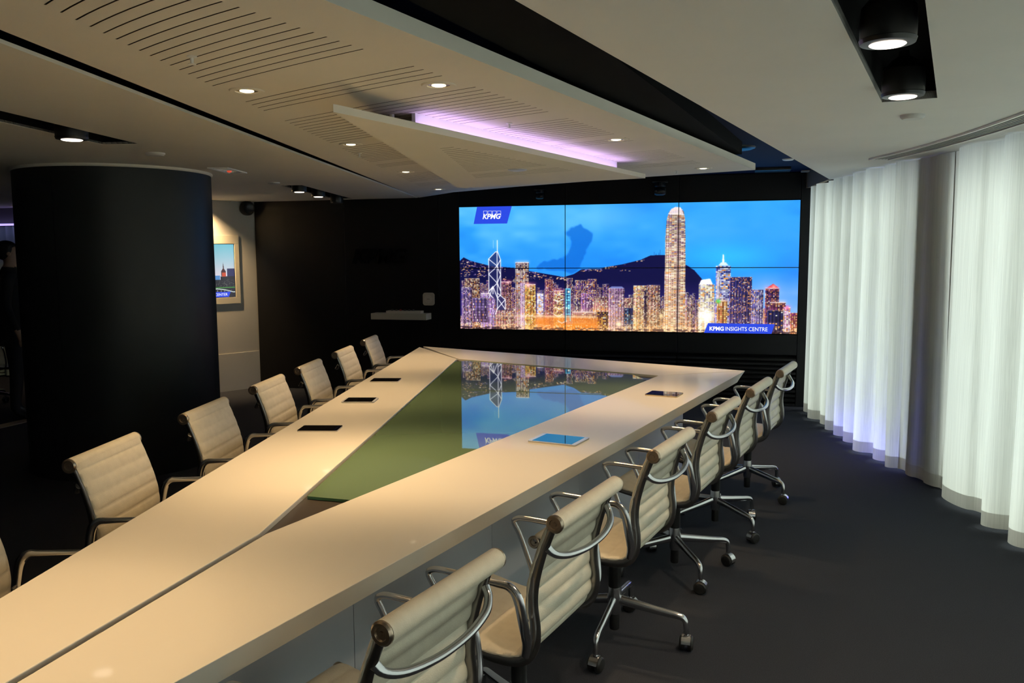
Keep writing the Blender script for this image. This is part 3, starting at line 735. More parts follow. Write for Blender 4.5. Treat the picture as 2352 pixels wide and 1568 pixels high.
# the copies need legs of their own, so the first chair gets its legs after all copies exist
spots = []
for i, (mx, my) in enumerate(RB):
    x, y = centre(mx, my, AR); spots.append((x, y, AR-math.pi/2, math.radians(RBA[i]), 'ribbed chair on the curtain side of the table, ' + order[i], 'cream chairs along the curtain side'))
LB = [(-2.20, 1.83), (-2.327, 2.705), (-2.478, 3.565), (-2.626, 4.39), (-2.768, 5.15), (-2.93, 6.0), (-3.105, 6.88)]
lorder = ['cut by the picture edge', 'second from the camera', 'third from the camera', 'fourth from the camera', 'fifth from the camera', 'second from the far table corner', 'last one at the far table corner']
for i, (mx, my) in enumerate(LB):
    x, y = centre(mx, my, AL_); spots.append((x, y, AL_-math.pi/2, math.radians(15+23*i), 'ribbed chair on the column side of the table, ' + lorder[i], 'cream chairs along the dark side'))
spots.append((-7.75, 7.25, math.radians(200), math.radians(10), 'dim office chair standing in the dark area left of the column', None))
copies = [proto] + [copy_tree(proto) for _ in spots[1:]]
for c, (x, y, a, ba, lab, grp) in zip(copies, spots):
    c.location = (x, y, 0); c.rotation_euler = (0, 0, a)
    for k in range(4):
        l = obj('leg', leg_me, c, (0, 0, 0), ba + k*math.pi/2 - a); ca = crng.uniform(0, 2*math.pi)
        obj('wheel', wheel_me, l, (.296, 0, 0), ca); obj('caster_hood', hood_me, l, (.296, 0, 0), ca)
    tag(c, lab, 'chair', grp)

# ------------------------------------------------------------------ tablets
m_tabscr = mat('dark_tablet_glass', (.006, .006, .008), .04, spec=.6)
m_tabw = mat('white_tablet_bezel', (.75, .76, .80), .12)
m_tabs = mat('silver_tablet_shell', (.55, .54, .52), .35, metal=.8)
m_tabg = mat('gold_tablet_shell', (.62, .52, .38), .35, metal=.8)
m_tabblue = mat('glossy_tablet_glass', (.010, .016, .03), .02, spec=1., ior=1.9)
def rrect(w, h, r, n=5):
    out = []
    for cx_, cy_, a0 in ((w/2-r, h/2-r, 0), (-w/2+r, h/2-r, 90), (-w/2+r, -h/2+r, 180), (w/2-r, -h/2+r, 270)):
        for k in range(n): a = math.radians(a0+90*k/(n-1)); out.append((cx_+r*math.cos(a), cy_+r*math.sin(a)))
    return out
def tablet(x, y, ang, w, h, shell, bezel, screen, label, bw=.008, bh=.018):
    t = empty('tablet', (x, y, ZT), ang)
    MB().prism(rrect(w, h, .010), 0, .0065, offset_poly(rrect(w, h, .010), [.002]*20)).build('shell', shell, t)
    MB().prism(rrect(w-.002, h-.002, .009), .0065, .0072).build('bezel', bezel, t, smooth=False)
    MB().prism(rrect(w-2*bh, h-2*bw, .001, 2), .0072, .0075).build('display', screen, t, smooth=False)
    return tag(t, label, 'tablet', 'tablets on the table')
tablet(-1.940, 3.680, math.radians(12.5), .195, .130, m_tabs, m_tabscr, m_tabscr, 'black screened tablet on the left table arm, nearest the camera')
tablet(-2.097, 4.472, math.radians(12.5), .190, .148, m_tabs, m_tabw, m_tabscr, 'tablet with white rim on the left table arm, middle one', .003, .012)
tablet(-2.266, 5.240, math.radians(12.5), .190, .150, m_tabs, m_tabscr, m_tabscr, 'black screened tablet on the left table arm, farthest one')
tablet(-.763, 3.700, math.radians(-12), .232, .180, m_tabs, m_tabw, m_tabblue, 'white framed tablet with blue reflecting screen on the right table arm', .010, .020)
tablet(-.404, 5.070, math.radians(-11.5), .195, .160, m_tabg, m_tabscr, m_tabblue, 'gold edged dark tablet on the far right of the table')

# ------------------------------------------------------------------ lamps in the ceilings
def downlight(x, y, label, z=ZC, e=DOWN_W, size=80, grp='recessed downlights in the slotted panel', aim=None):
    t = empty('downlight', (x, y, z))
    mb = MB(); mb.lathe([(.046, -.0015), (.046, -.0045), (.064, -.0045), (.068, -.001), (.068, .0)], seg=28)
    mb.build('trim_ring', m_ceil, t)
    MB().lathe([(.0455, -.0018), (.030, -.0012), (.026, -.0010)], seg=24).build('reflector', m_reflector, t)
    MB().lathe([(.027, -.0022), (.027, -.0035), (.020, -.0055), (.006, -.006)], seg=20).build('lens', m_lens, t)
    spot('lamp', (0, 0, -.012), e, WARM, size, .85, .028, t, aim)
    return tag(t, label, 'downlight', grp)
DL = [(-1.869, 3.029, 'downlight in the slotted panel, left of the raft tip'), (-1.113, 3.140, 'downlight in the slotted panel, right of the raft tip'), (-2.188, 4.629, 'downlight in the slotted panel, left of the raft middle'),
      (-2.50, 6.257, 'downlight in the slotted panel, left of the raft far end'), (-2.855, 7.997, 'bright downlight at the far left tip of the slotted panel'), (-.676, 4.893, 'downlight in the slotted panel, right of the violet cove light'),
      (-.262, 6.730, 'small downlight at the far right end of the slotted panel'), (-1.56, 1.42, 'downlight over the near end of the table, out of view')]
for x, y, lab in DL: downlight(x, y, lab, e=DOWN_W*(1.08 if y < 2 else 1.0))
def trough_spot(x, y, label, zb=2.198, lit=True, e=14, tilt=(0, 0, -1), r=.078):
    t = empty('spotlight', (x, y, zb))
    MB().lathe([(r*.62, .0), (r, .012), (r*1.02, .05), (r*.98, .10), (r*.6, .135), (r*.3, .15), (r*.25, .172)], seg=28).build('housing', m_blackpl, t)
    mb = MB(); mb.lathe([(r*.80, -.004), (r*.98, -.002), (r*1.03, .010)], seg=28); mb.build('front_ring', m_blackpl, t)
    if lit:
        MB().lathe([(r*.66, -.0045), (r*.60, -.0075), (r*.2, -.009)], seg=24).build('lens', m_lens2, t)
        spot('lamp', (0, 0, -.02), e, (1, .74, .48), 95, .8, .03, t, tilt)
    return tag(t, label, 'spotlight', 'black spotlights in the ceiling troughs')
trough_spot(.414, 2.756, 'black spotlight in the curtain side trough, nearer one', e=40)
trough_spot(.617, 3.69, 'black spotlight in the curtain side trough, farther one', e=40)
trough_spot(.214, 1.86, 'added black spotlight in the curtain side trough, outside the picture', e=40)  # unseen lamp, added for more warm light on the curtain side chairs
trough_spot(-3.335, 3.74, 'black spotlight in the trough near the dark column', e=4)
trough_spot(-4.045, 7.40, 'black spotlight in the trough by the end wall, nearest one', e=3, r=.07)
trough_spot(-4.185, 8.05, 'black spotlight in the trough by the end wall, middle one', e=3, r=.07)
trough_spot(-4.31, 8.72, 'unlit black spotlight in the trough by the end wall', e=0, lit=False, r=.07, zb=2.17)
# wall washer above the framed screen on the grey wall
w = downlight(-5.80, 8.30, 'downlight washing the grey wall beside the column', e=240, size=100, grp='downlights of the side area', aim=(-.33, .38, -1))
downlight(-8.7, 8.75, 'added downlight brightening the drape left of the column', e=24, size=110, grp='downlights of the side area')  # lamp added to brighten the drape, no fixture known here

def disc(name, x, y, z, r, m, label, cat, h=.012, group=None):
    o = MB().lathe([(r, 0), (r*.98, -h*.5), (r*.80, -h), (r*.3, -h*1.05), (.001, -h*1.05)], seg=28).build(name, m)
    o.location = (x, y, z); return tag(o, label, cat, group)
m_dev = mat('pale_plastic_disc', (.55, .55, .53), .5)
disc('smoke_detector', .792, 4.462, ZC, .055, m_dev, 'white smoke detector on the ceiling near the curtain side trough', 'detector', .02)
disc('smoke_detector', -3.525, 4.641, ZC, .06, m_dev, 'grey round detector on the ceiling in front of the column', 'detector', .018)
disc('smoke_detector', -3.964, 6.80, ZC, .055, m_dev, 'small round detector on the ceiling beside the end wall trough', 'detector', .014)
disc('ceiling_speaker', -1.37, 5.34, RZ0, .062, mat('blue_grey_disc', (.45, .50, .62), .35), 'pale blue round disc on the underside of the raft', 'ceiling disc', .008)
disc('ceiling_speaker', -.026, 6.877, ZL, .15, m_blackpl, 'black round speaker in the dark ceiling gap', 'speaker', .02)
disc('smoke_detector', .413, 7.872, ZL, .05, m_white, 'small white disc in the dark ceiling gap near the curtains', 'detector', .012)
MB().box(.15, .48, 8.55, 8.80, ZL-.03, ZL, bev=.004).build('air_grille', m_blackpl)
tag(bpy.data.objects['air_grille'], 'black rectangular grille in the dark ceiling gap above the screen', 'grille')
# a dark service beam in the gap
tag(MB().prism([(-.98, 2.0), (-.62, 2.0), (.02, 6.55), (-.14, 6.62)], ZC+.075, ZL).build('service_beam', m_black, smooth=False), 'black service beam running in the ceiling gap', 'beam')
for x, y, lab in ((-1.72, 2.47, 'tiny sprinkler head among the slots near the top left'), (-1.10, 4.13, 'tiny sprinkler head right of the violet cove light'), (-2.33, 5.05, 'tiny sprinkler head left of the raft'), (-.47, 6.85, 'tiny sprinkler head near the far end of the panel')):
    o = MB().lathe([(.016, 0), (.016, -.003), (.006, -.005), (.005, -.022), (.013, -.024), (.013, -.026)], seg=14).build('sprinkler', m_white); o.location = (x, y, ZC); tag(o, lab, 'sprinkler', 'sprinkler heads')
# recessed sensor box with a red lamp
sb = empty('sensor_box', (-3.71, 5.71, ZC), math.radians(12))
mb = MB()
for q in ((-.075, -.060, -.2, .2), (.060, .075, -.2, .2), (-.06, .06, -.2, -.188), (-.06, .06, .188, .2)): mb.box(q[0], q[1], q[2], q[3], -.008, 0)
mb.build('frame', m_white, sb, smooth=False)
MB().box(-.06, .06, -.188, .188, -.003, -.0005).build('recess_plate', m_alu_d, sb, smooth=False)
MB().box(-.045, .045, -.15, -.03, -.007, -.003, bev=.001).build('cover', m_white, sb, smooth=False)
MB().lathe([(.018, -.003), (.016, -.014), (.004, -.018)], seg=14).build('red_lamp', mat('red_indicator', (.4, .05, .03), .3, emit=(1, .12, .05), estr=.5), sb).location = (0, .03, 0)
tag(sb, 'rectangular sensor box with red lamp on the ceiling by the column', 'sensor')

# linear air diffuser along the curtains
ad = empty('air_diffuser', (1.1, 5.4, ZC))
def ribbon(name, o0, o1, z0, z1, m, s0, s1, n=26):
    mb = MB(); A = []
    for k in range(n):
        s = s0+(s1-s0)*k/(n-1); p, q = cpath(s, o0), cpath(s, o1)
        A.append([mb.bm.verts.new((v_.x-1.1, v_.y-5.4, z)) for v_, z in ((p, z0), (q, z0), (q, z1), (p, z1))])
    for a, b in zip(A, A[1:]):
        for i in range(4): mb.bm.faces.new((a[i], a[(i+1) % 4], b[(i+1) % 4], b[i]))
    mb.bm.faces.new(A[0]); mb.bm.faces.new(A[-1]); return mb.build(name, m, ad, smooth=False)
sa, sb_ = s_at_y(6.50), s_at_y(2.6)
ribbon('backing', -.285, -.165, -.004, -.0005, m_blackpl, sa, sb_)
ribbon('frame_rail', -.300, -.285, -.012, 0, m_white, sa, sb_); ribbon('frame_rail', -.165, -.150, -.012, 0, m_white, sa, sb_)
for k in range(5): ribbon('blade', -.276+k*.0225, -.2675+k*.0225, -.0065, -.004, m_vblade, sa, sb_)
tag(ad, 'long curved linear air diffuser in the ceiling beside the curtains', 'air vent')

# ------------------------------------------------------------------ curtains and window wall
def curtain_mat(name, col, trans):
    m = bpy.data.materials.new(name); m.use_nodes = True; nt = m.node_tree; nt.nodes.clear()
    out = nt.nodes.new('ShaderNodeOutputMaterial'); mx = nt.nodes.new('ShaderNodeMixShader'); d = nt.nodes.new('ShaderNodeBsdfDiffuse'); t = nt.nodes.new('ShaderNodeBsdfTranslucent')
    tc = nt.nodes.new('ShaderNodeTexCoord'); mp = nt.nodes.new('ShaderNodeMapping'); mp.inputs['Scale'].default_value = (90, 90, .6)
    n = nt.nodes.new('ShaderNodeTexNoise'); n.inputs['Scale'].default_value = 3.0; n.inputs['Detail'].default_value = 4
    ra = nt.nodes.new('ShaderNodeValToRGB'); ra.color_ramp.elements[0].position = .32; ra.color_ramp.elements[1].position = .68
    ra.color_ramp.elements[0].color = tuple(c*.88 for c in col) + (1,); ra.color_ramp.elements[1].color = tuple(min(1, c*1.06) for c in col) + (1,)
    nt.links.new(tc.outputs['Object'], mp.inputs[0]); nt.links.new(mp.outputs[0], n.inputs['Vector']); nt.links.new(n.outputs['Fac'], ra.inputs[0])
    nt.links.new(ra.outputs[0], d.inputs['Color']); nt.links.new(ra.outputs[0], t.inputs['Color'])
    mx.inputs[0].default_value = trans; nt.links.new(d.outputs[0], mx.inputs[1]); nt.links.new(t.outputs[0], mx.inputs[2]); nt.links.new(mx.outputs[0], out.inputs['Surface'])
    return m
m_sheer = curtain_mat('sheer_linen', (.72, .73, .68), .52); m_hem = curtain_mat('doubled_linen_hem', (.62, .61, .55), .22)
def curtain(s0, s1, label, seed, wl=.165, amp=.042, off=0., ztop=2.226, zbot=.018, hemh=.085):
    R = random.Random(seed); root = empty('sheer_curtain', tuple(cpath((s0+s1)/2, off)))
    O = root.location.copy()
    n = max(24, int((s1-s0)/.011)); cols = []
    phs = [R.uniform(0, 6.28) for _ in range(4)]; amps = [R.uniform(.7, 1.25) for _ in range(60)]
    for k in range(n+1):
        s = s0 + (s1-s0)*k/n; cyc = (s-s0)/wl + .18*math.sin((s-s0)*5+phs[0])
        w = math.sin(2*math.pi*cyc); w = math.copysign(abs(w)**.55, w)*amps[int(abs(2*cyc)) % 60] + .25*math.sin(2*math.pi*cyc*.37+phs[3])
        cols.append((s, w))
    zs = [zbot, zbot+hemh*.5, zbot+hemh] + [zbot+hemh+(ztop-zbot-hemh)*j/9 for j in range(1, 10)]
    def grid(name, rows, m, push=0.):
        mb = MB(); V = []
        for z in rows:
            f = (z-zbot)/(ztop-zbot); row = []
            for s, w in cols:
                a = amp*(1.0-.30*f) ; sw = .012*math.sin(s*9+phs[1])*(1-f)
                p = cpath(s + .018*math.sin(s*7+phs[2]+3*f)*(1-f), off + a*w + sw - push); row.append(mb.bm.verts.new((p.x-O.x, p.y-O.y, z)))
            V.append(row)
        for a, b in zip(V, V[1:]):
            for i in range(len(a)-1): mb.bm.faces.new((a[i], a[i+1], b[i+1], b[i]))
        return mb.build(name, m, root, angle=80)
    grid('cloth', zs[2:], m_sheer); grid('hem', zs[:3], m_hem)
    return tag(root, label, 'curtain', 'sheer curtains along the window wall')
sA, sB, sC = s_at_y(6.56), s_at_y(6.05), s_at_y(4.2)
curtain(0.02, sA, 'white sheer curtain between the video wall and the column shadow', 1, wl=.27, amp=.056)
curtain(sA+.01, sB-.01, 'narrow dark shadowed curtain strip between the two bright curtains', 2, wl=.25, amp=.016, off=.03)
curtain(sB+.005, sC, 'white sheer curtain at the right picture edge', 3, wl=.40, amp=.072)
curtain(sC+.01, S_END-.02, 'white sheer curtain continuing beside the viewer', 4, wl=.38, amp=.06)
# column and glazing behind
pA, pB = cpath(sA+.05, .10), cpath(sB-.03, .10); dd = (pB-pA).normalized(); nn = Vector((-dd.y, dd.x, 0)); nn = nn if nn.x > 0 else -nn
struct(MB().prism([tuple(pA[:2]), tuple(pB[:2]), tuple((pB+nn*.55)[:2]), tuple((pA+nn*.55)[:2])], 0, ZL).build('wall_column', m_grey, smooth=False), 'structural column hidden behind the curtain', 'column')
def glass_mat():
    m = bpy.data.materials.new('tinted_window_glass'); m.use_nodes = True; nt = m.node_tree; nt.nodes.clear()
    out = nt.nodes.new('ShaderNodeOutputMaterial'); mx = nt.nodes.new('ShaderNodeMixShader'); t = nt.nodes.new('ShaderNodeBsdfTransparent'); g = nt.nodes.new('ShaderNodeBsdfGlossy'); fr = nt.nodes.new('ShaderNodeFresnel')
    t.inputs['Color'].default_value = (.88, .93, .87, 1); g.inputs['Roughness'].default_value = .02
    nt.links.new(fr.outputs[0], mx.inputs[0]); nt.links.new(t.outputs[0], mx.inputs[1]); nt.links.new(g.outputs[0], mx.inputs[2]); nt.links.new(mx.outputs[0], out.inputs['Surface']); return m
m_win = glass_mat()
cuts = [0.0, s_at_y(7.75), sA+.02, sB, s_at_y(4.4), s_at_y(2.9), s_at_y(1.3), s_at_y(-.4), S_END]
wi = 1
for k in range(len(cuts)-1):
    if k == 2: continue
    p, q = cpath(cuts[k], .52), cpath(cuts[k+1], .52); e = (q-p).normalized(); n_ = Vector((-e.y, e.x, 0))
    def quad(a, b, t): return [tuple((a-n_*t)[:2]), tuple((b-n_*t)[:2]), tuple((b+n_*t)[:2]), tuple((a+n_*t)[:2])]
    wr_ = MB().prism(quad(p+e*.001, p+e*.05, .04), 0, ZL)
    wr_.prism(quad(q-e*.05, q-e*.001, .04), 0, ZL); wr_.prism(quad(p+e*.05, q-e*.05, .035), 0, .07); wr_.prism(quad(p+e*.05, q-e*.05, .035), 2.36, ZL)
    wo_ = wr_.build('window_%d' % wi, m_frame, smooth=False); struct(wo_, 'floor to ceiling window behind the sheer curtains', 'window')
    MB().prism(quad(p+e*.05, q-e*.05, .006), .07, 2.36).build('pane', m_win, wo_, smooth=False); wi += 1
def strip_light(s0, s1, off, z, m, label):
    mb = MB(); A = []
    for k in range(20):
        s = s0+(s1-s0)*k/19; a, b = cpath(s, off), cpath(s, off+.03); A.append([mb.bm.verts.new((c.x, c.y, zz)) for c, zz in ((a, z), (b, z), (b, z+.015), (a, z+.015))])
    for a, b in zip(A, A[1:]):
        for i in range(4): mb.bm.faces.new((a[i], a[(i+1) % 4], b[(i+1) % 4], b[i]))
    mb.bm.faces.new(A[0]); mb.bm.faces.new(A[-1])
    return tag(mb.build('led_strip', m, smooth=False), label, 'light strip')
strip_light(s_at_y(7.9), sA-.15, .13, .0, m_led_blue, 'blue light strip on the floor behind the first curtain')

# ------------------------------------------------------------------ column, grey wall and small wall things
cc = (-4.625, 5.61); cr_ = .694
ccol = empty('dark_column', (cc[0], cc[1], 0))
seams = [math.radians(a) for a in (-89, -28, 28, 90, 150, 210)]
PAN = [math.radians(x) for x in (-86, 29, 151, 274)]
for k in range(3):
    a0 = PAN[k] + .004; a1 = PAN[k+1] - .004
    if k == 0: pass
    mb = MB(); lo, hi, li, hi_i = [], [], [], []
    for j in range(25):
        a = a0+(a1-a0)*j/24
        for L, r, z in ((lo, cr_, 0), (hi, cr_, 2.215), (li, cr_-.02, 0), (hi_i, cr_-.02, 2.215)): L.append(mb.bm.verts.new((r*math.cos(a), r*math.sin(a), z)))
    for j in range(24):
        mb.bm.faces.new((lo[j], lo[j+1], hi[j+1], hi[j])); mb.bm.faces.new((li[j], li[j+1], hi_i[j+1], hi_i[j])); mb.bm.faces.new((hi[j], hi[j+1], hi_i[j+1], hi_i[j])); mb.bm.faces.new((lo[j], lo[j+1], li[j+1], li[j]))
    for j in (0, 24): mb.bm.faces.new((lo[j], hi[j], hi_i[j], li[j]))
    mb.build('cladding_panel', m_black_pil, ccol)
MB().lathe([(cr_-.025, 0), (cr_-.025, 2.215)], seg=64).build('core', m_black, ccol)
MB().lathe([(cr_+.004, 2.215), (cr_+.012, 2.222), (cr_+.012, ZC)], seg=64).build('cornice_ring', m_ceil, ccol)
tag(ccol, 'big round column clad in charcoal panels left of the table', 'column')

# framed screen on the grey wall
gw0, gw1 = Vector((-5.60, 9.16)), Vector((-6.42, 7.55)); ge = (gw1-gw0).normalized(); gang = math.atan2(-ge.y, -ge.x)
fs = empty('framed_screen', (*(gw0 + ge*.245), 1.035), gang)   # local +x runs back towards the wall corner
WS, HS = .62, .80
fr_o = [(-WS, 0), (0, 0), (0, HS), (-WS, HS)]
def lbox(x0, x1, z0, z1, y0, y1, name, m, bev=.0): return MB().box(x0, x1, y0, y1, z0, z1, bev).build(name, m, fs, smooth=False)
m_frm = mat('cream_frame_paint', (.50, .47, .38), .6)
lbox(-WS, 0, .700, HS, -.016, 0, 'frame_rail', m_frm, .002); lbox(-WS, 0, 0, .075, -.016, 0, 'frame_rail', m_frm, .002)
lbox(-.058, 0, .075, .700, -.016, 0, 'frame_stile', m_frm, .002); lbox(-WS, -WS+.058, .075, .700, -.016, 0, 'frame_stile', m_frm, .002)
lbox(-WS+.058, -.058, .075, .700, -.006, 0, 'display_panel', m_blackpl)
pwid, phei = WS-.128, .615
gh, gwid = 240, 190
yy, xx = np.mgrid[0:gh, 0:gwid]; vv, uu_ = yy/gh, xx/gwid
G = np.zeros((gh, gwid, 3)); t3 = np.clip(vv/.58, 0, 1)[..., None]; G[:] = C(118, 205, 222)*(1-t3)+C(232, 224, 236)*t3
def gput(m_, c_): G[m_] = c_
gput((vv > .585) & (vv < .665) & (uu_ < .62), C(90, 150, 215)); gput(vv > .665, C(34, 36, 44)); gput((uu_ > .80) & (vv > .455), C(38, 40, 92))
gput((vv > .60) & (uu_ > .63), C(24, 24, 34))
gput((np.abs(uu_-.71) < np.clip((vv-.34)*.16, 0, .014)+np.clip((vv-.455)*.9, 0, .045)) & (vv > .34) & (vv < .60), C(70, 26, 30)); gput((np.abs(uu_-.72) < .05) & (vv > .53) & (vv < .605), C(215, 78, 40))
gput((rng.random((gh, gwid)) > .975) & (vv > .67) & (vv < .80), C(190, 190, 170)); gput((np.abs(vv-.815) < .007), C(70, 150, 60))
gput(np.abs(vv-(.833+.07*np.clip((uu_-.45)/.5, 0, 1)**1.8)) < .008, C(215, 230, 225)); gput((vv > .86) & (vv < .905) & ((xx % 17) < 3) & (uu_ < .9), C(150, 150, 165)); 
GL = np.where(G/255 <= .04045, G/255/12.92, ((G/255+.055)/1.055)**2.4)
m_scr2 = screen_mat('wall_display_surface', .85)
pic = obj('picture', picture_mesh('picture', GL, pwid, phei, m_scr2), fs, (-WS+.062, -.0072, .080))
flat_xz('caption_banner', [(0, .002), (pwid-.085, .002), (pwid-.060, .062), (0, .062)], -.002, m_ban, pic)
put_text('caption_lettering', text_mesh('caption_lettering', 'INSIGHTS CENTER', .042, m_wtxt, .0004), pic, pwid-.46, -.0026, .018, .36)
tag(fs, 'upright framed screen with a church picture on the grey wall', 'screen')
ws = bpy.data.objects['wall_side']
o = MB().prism([tuple(gw0), tuple(gw1), tuple(gw1+Vector((-ge.y, ge.x))*-.012), tuple(gw0+Vector((-ge.y, ge.x))*-.012)], .0, .44).build('lower_panel', m_grey, ws, smooth=False)
# fix the side the lower panel projects to: towards the room
cen = (gw0+gw1)/2; nrm = Vector((-ge.y, ge.x)); nrm = nrm if nrm.dot(-cen) > 0 else -nrm
bpy.data.meshes.remove(o.data)
MB().prism([tuple(gw0+ge*.004), tuple(gw1), tuple(gw1+nrm*.010), tuple(gw0+ge*.004+nrm*.010)], .0, .445).build('lower_panel', m_grey, ws, smooth=False)

# round black speaker on the wall corner
sp_ = empty('wall_speaker', (-5.66, 9.04, 2.155), gang)
MB().lathe([(.075, .0), (.085, -.02), (.085, -.07), (.072, -.085), (.06, -.075), (.02, -.07), (.001, -.068)], (0, 0, 0), 'Y', 26).build('body', m_blackpl, sp_)
MB().box(-.015, .015, 0, .035, -.015, .015).build('bracket', m_blackpl, sp_, smooth=False)
tag(sp_, 'round black speaker high on the grey wall next to the black wall', 'speaker')

# floating shelf, control box, wall device
shf = empty('wall_shelf', (-3.70, YW, .895))
MB().box(-.345, .33, -.17, 0, -.035, .036, bev=.004).build('shelf_board', mat('shelf_lacquer', (.42, .39, .33), .5), shf, smooth=False)
tag(shf, 'floating pale shelf on the black wall left of the video wall', 'shelf')
cb = empty('control_box', (-3.66, YW-.085, .9312))
MB().prism([(-.21, -.05), (.21, -.05), (.21, .05), (-.21, .05)], 0, .028, bev=.002).build('case', mat('control_case', (.50, .46, .40), .5), cb, smooth=False)
for k in range(6):
    o = MB().lathe([(.014, 0), (.013, .012), (.009, .015), (.001, .015)], seg=14).build('knob', mat('red_knob', (.25, .02, .02), .4) if k == 2 else m_blackpl, cb); o.location = (-.155+k*.052, 0, .028)
tag(cb, 'low box with a row of small knobs on the floating shelf', 'control box')
wd = empty('wall_device', (-3.395, YW, 1.090))
mb = MB(); pts = rrect(.135, .145, .028, 5); A = [mb.bm.verts.new((x, -.022, z)) for x, z in pts]; B = [mb.bm.verts.new((x, 0, z)) for x, z in pts]
mb.bm.faces.new(A); mb.bm.faces.new(B[::-1])
for i in range(20): mb.bm.faces.new((A[i], A[(i+1) % 20], B[(i+1) % 20], B[i]))
mb.build('case', mat('device_shell', (.42, .37, .32), .5), wd, smooth=False)
MB().lathe([(.046, -.0222), (.046, -.0245), (.042, -.0255), (.040, -.0235), (.001, -.0235)], (0, 0, 0), 'Y', 30).build('ring', mat('device_ring', (.48, .43, .38), .35), wd)
MB().box(-.018, .018, -.0250, -.0236, -.003, .003).build('emblem', mat('device_emblem', (.2, .18, .16), .5), wd, smooth=False)
tag(wd, 'rounded square wireless device on the black wall above the shelf', 'wall device')
# black raised lettering on the black wall
lg = empty('wall_logo', (-4.33, YW-.002, 1.50))
put_text('lettering', text_mesh('lettering', 'KPMG', .235, m_black, .012, .28, .006), lg, 0, -.010, 0, .68)
tag(lg, 'black raised lettering on the black wall above the chairs', 'wall lettering')
# two dark cameras above the screen
for x, z, lab, s in ((-2.08, 2.245, 'small black camera high on the wall, left above the screen', .8), (-.79, 2.275, 'black pan camera high on the wall above the tall tower picture', 1.1)):
    c = empty('conference_camera', (x, YW, z))
    MB().box(-.07*s, .07*s, -.12*s, 0, .045*s, .058*s, bev=.003).build('bracket', m_blackpl, c, smooth=False)
    MB().lathe([(.05*s, .045*s), (.055*s, .03*s), (.055*s, .01*s), (.045*s, 0)], (0, -.065*s, 0), 'Z', 22).build('base', m_blackpl, c)
    h = MB().lathe([(.034*s, .05*s), (.042*s, .03*s), (.042*s, -.03*s), (.034*s, -.05*s)], (0, -.065*s, -.035*s), 'X', 20).build('head', m_blackpl, c)
    MB().lathe([(.022*s, -.105*s), (.022*s, -.118*s), (.012*s, -.120*s)], (0, 0, -.035*s), 'Y', 16).build('lens', m_slat, h)
    tag(c, lab, 'camera', 'cameras above the video wall')
# pale bracket in the corner above the curtain end
o = MB().box(.60, .70, 8.98, 9.06, 2.385, 2.40, bev=.003).build('curtain_bracket', m_white, smooth=False); tag(o, 'small white bracket at the wall end of the curtain track', 'bracket')
struct(MB().prism([(.775, 8.16), (.80, 8.16), (.74, 9.13), (.66, 9.13)], 2.236, ZL).build('trim_1', mat('brown_pelmet', (.22, .17, .11), .7), smooth=False), 'brown pelmet board above the far curtain end', 'pelmet')

# ------------------------------------------------------------------ the dim area left of the column
struct(MB().prism([(-6.80, 5.6), (-6.66, 5.6), (-6.62, 7.4), (-6.76, 7.4)], 0, .006).build('trim_2', m_strip, smooth=False), 'tan threshold strip on the floor left of the column', 'floor strip')
bh = MB().prism([(-9.9, 9.3), (-7.6, 9.35), (-7.6, 9.15), (-9.9, 9.1)], 2.04, ZC)
struct(bh.build('trim_3', mat('dim_bulkhead', (.10, .10, .10), .7), smooth=False), 'dark bulkhead in the dim side area', 'bulkhead')
tag(MB().box(-9.8, -7.7, 9.03, 9.07, 2.005, 2.030).build('led_strip', mat('lilac_led', (.5, .4, .8), .4, emit=(.42, .34, .95), estr=1.6), smooth=False), 'lilac light strip above the dim curtain left of the column', 'light strip')
dcr = empty('drape', (-8.75, 9.2, 0)); mb = MB(); V = []
for z in (.02, .7, 1.4, 2.0):
    V.append([mb.bm.verts.new((-1.05+2.1*k/160, .035*math.sin(k*.62)+.01*math.sin(k*.23), z)) for k in range(161)])
for a, b in zip(V, V[1:]):
    for i in range(160): mb.bm.faces.new((a[i], a[i+1], b[i+1], b[i]))
mb.build('cloth', mat('dim_green_drape', (.42, .58, .52), .8), dcr, angle=80); tag(dcr, 'dim greenish curtain far behind the standing person', 'curtain')

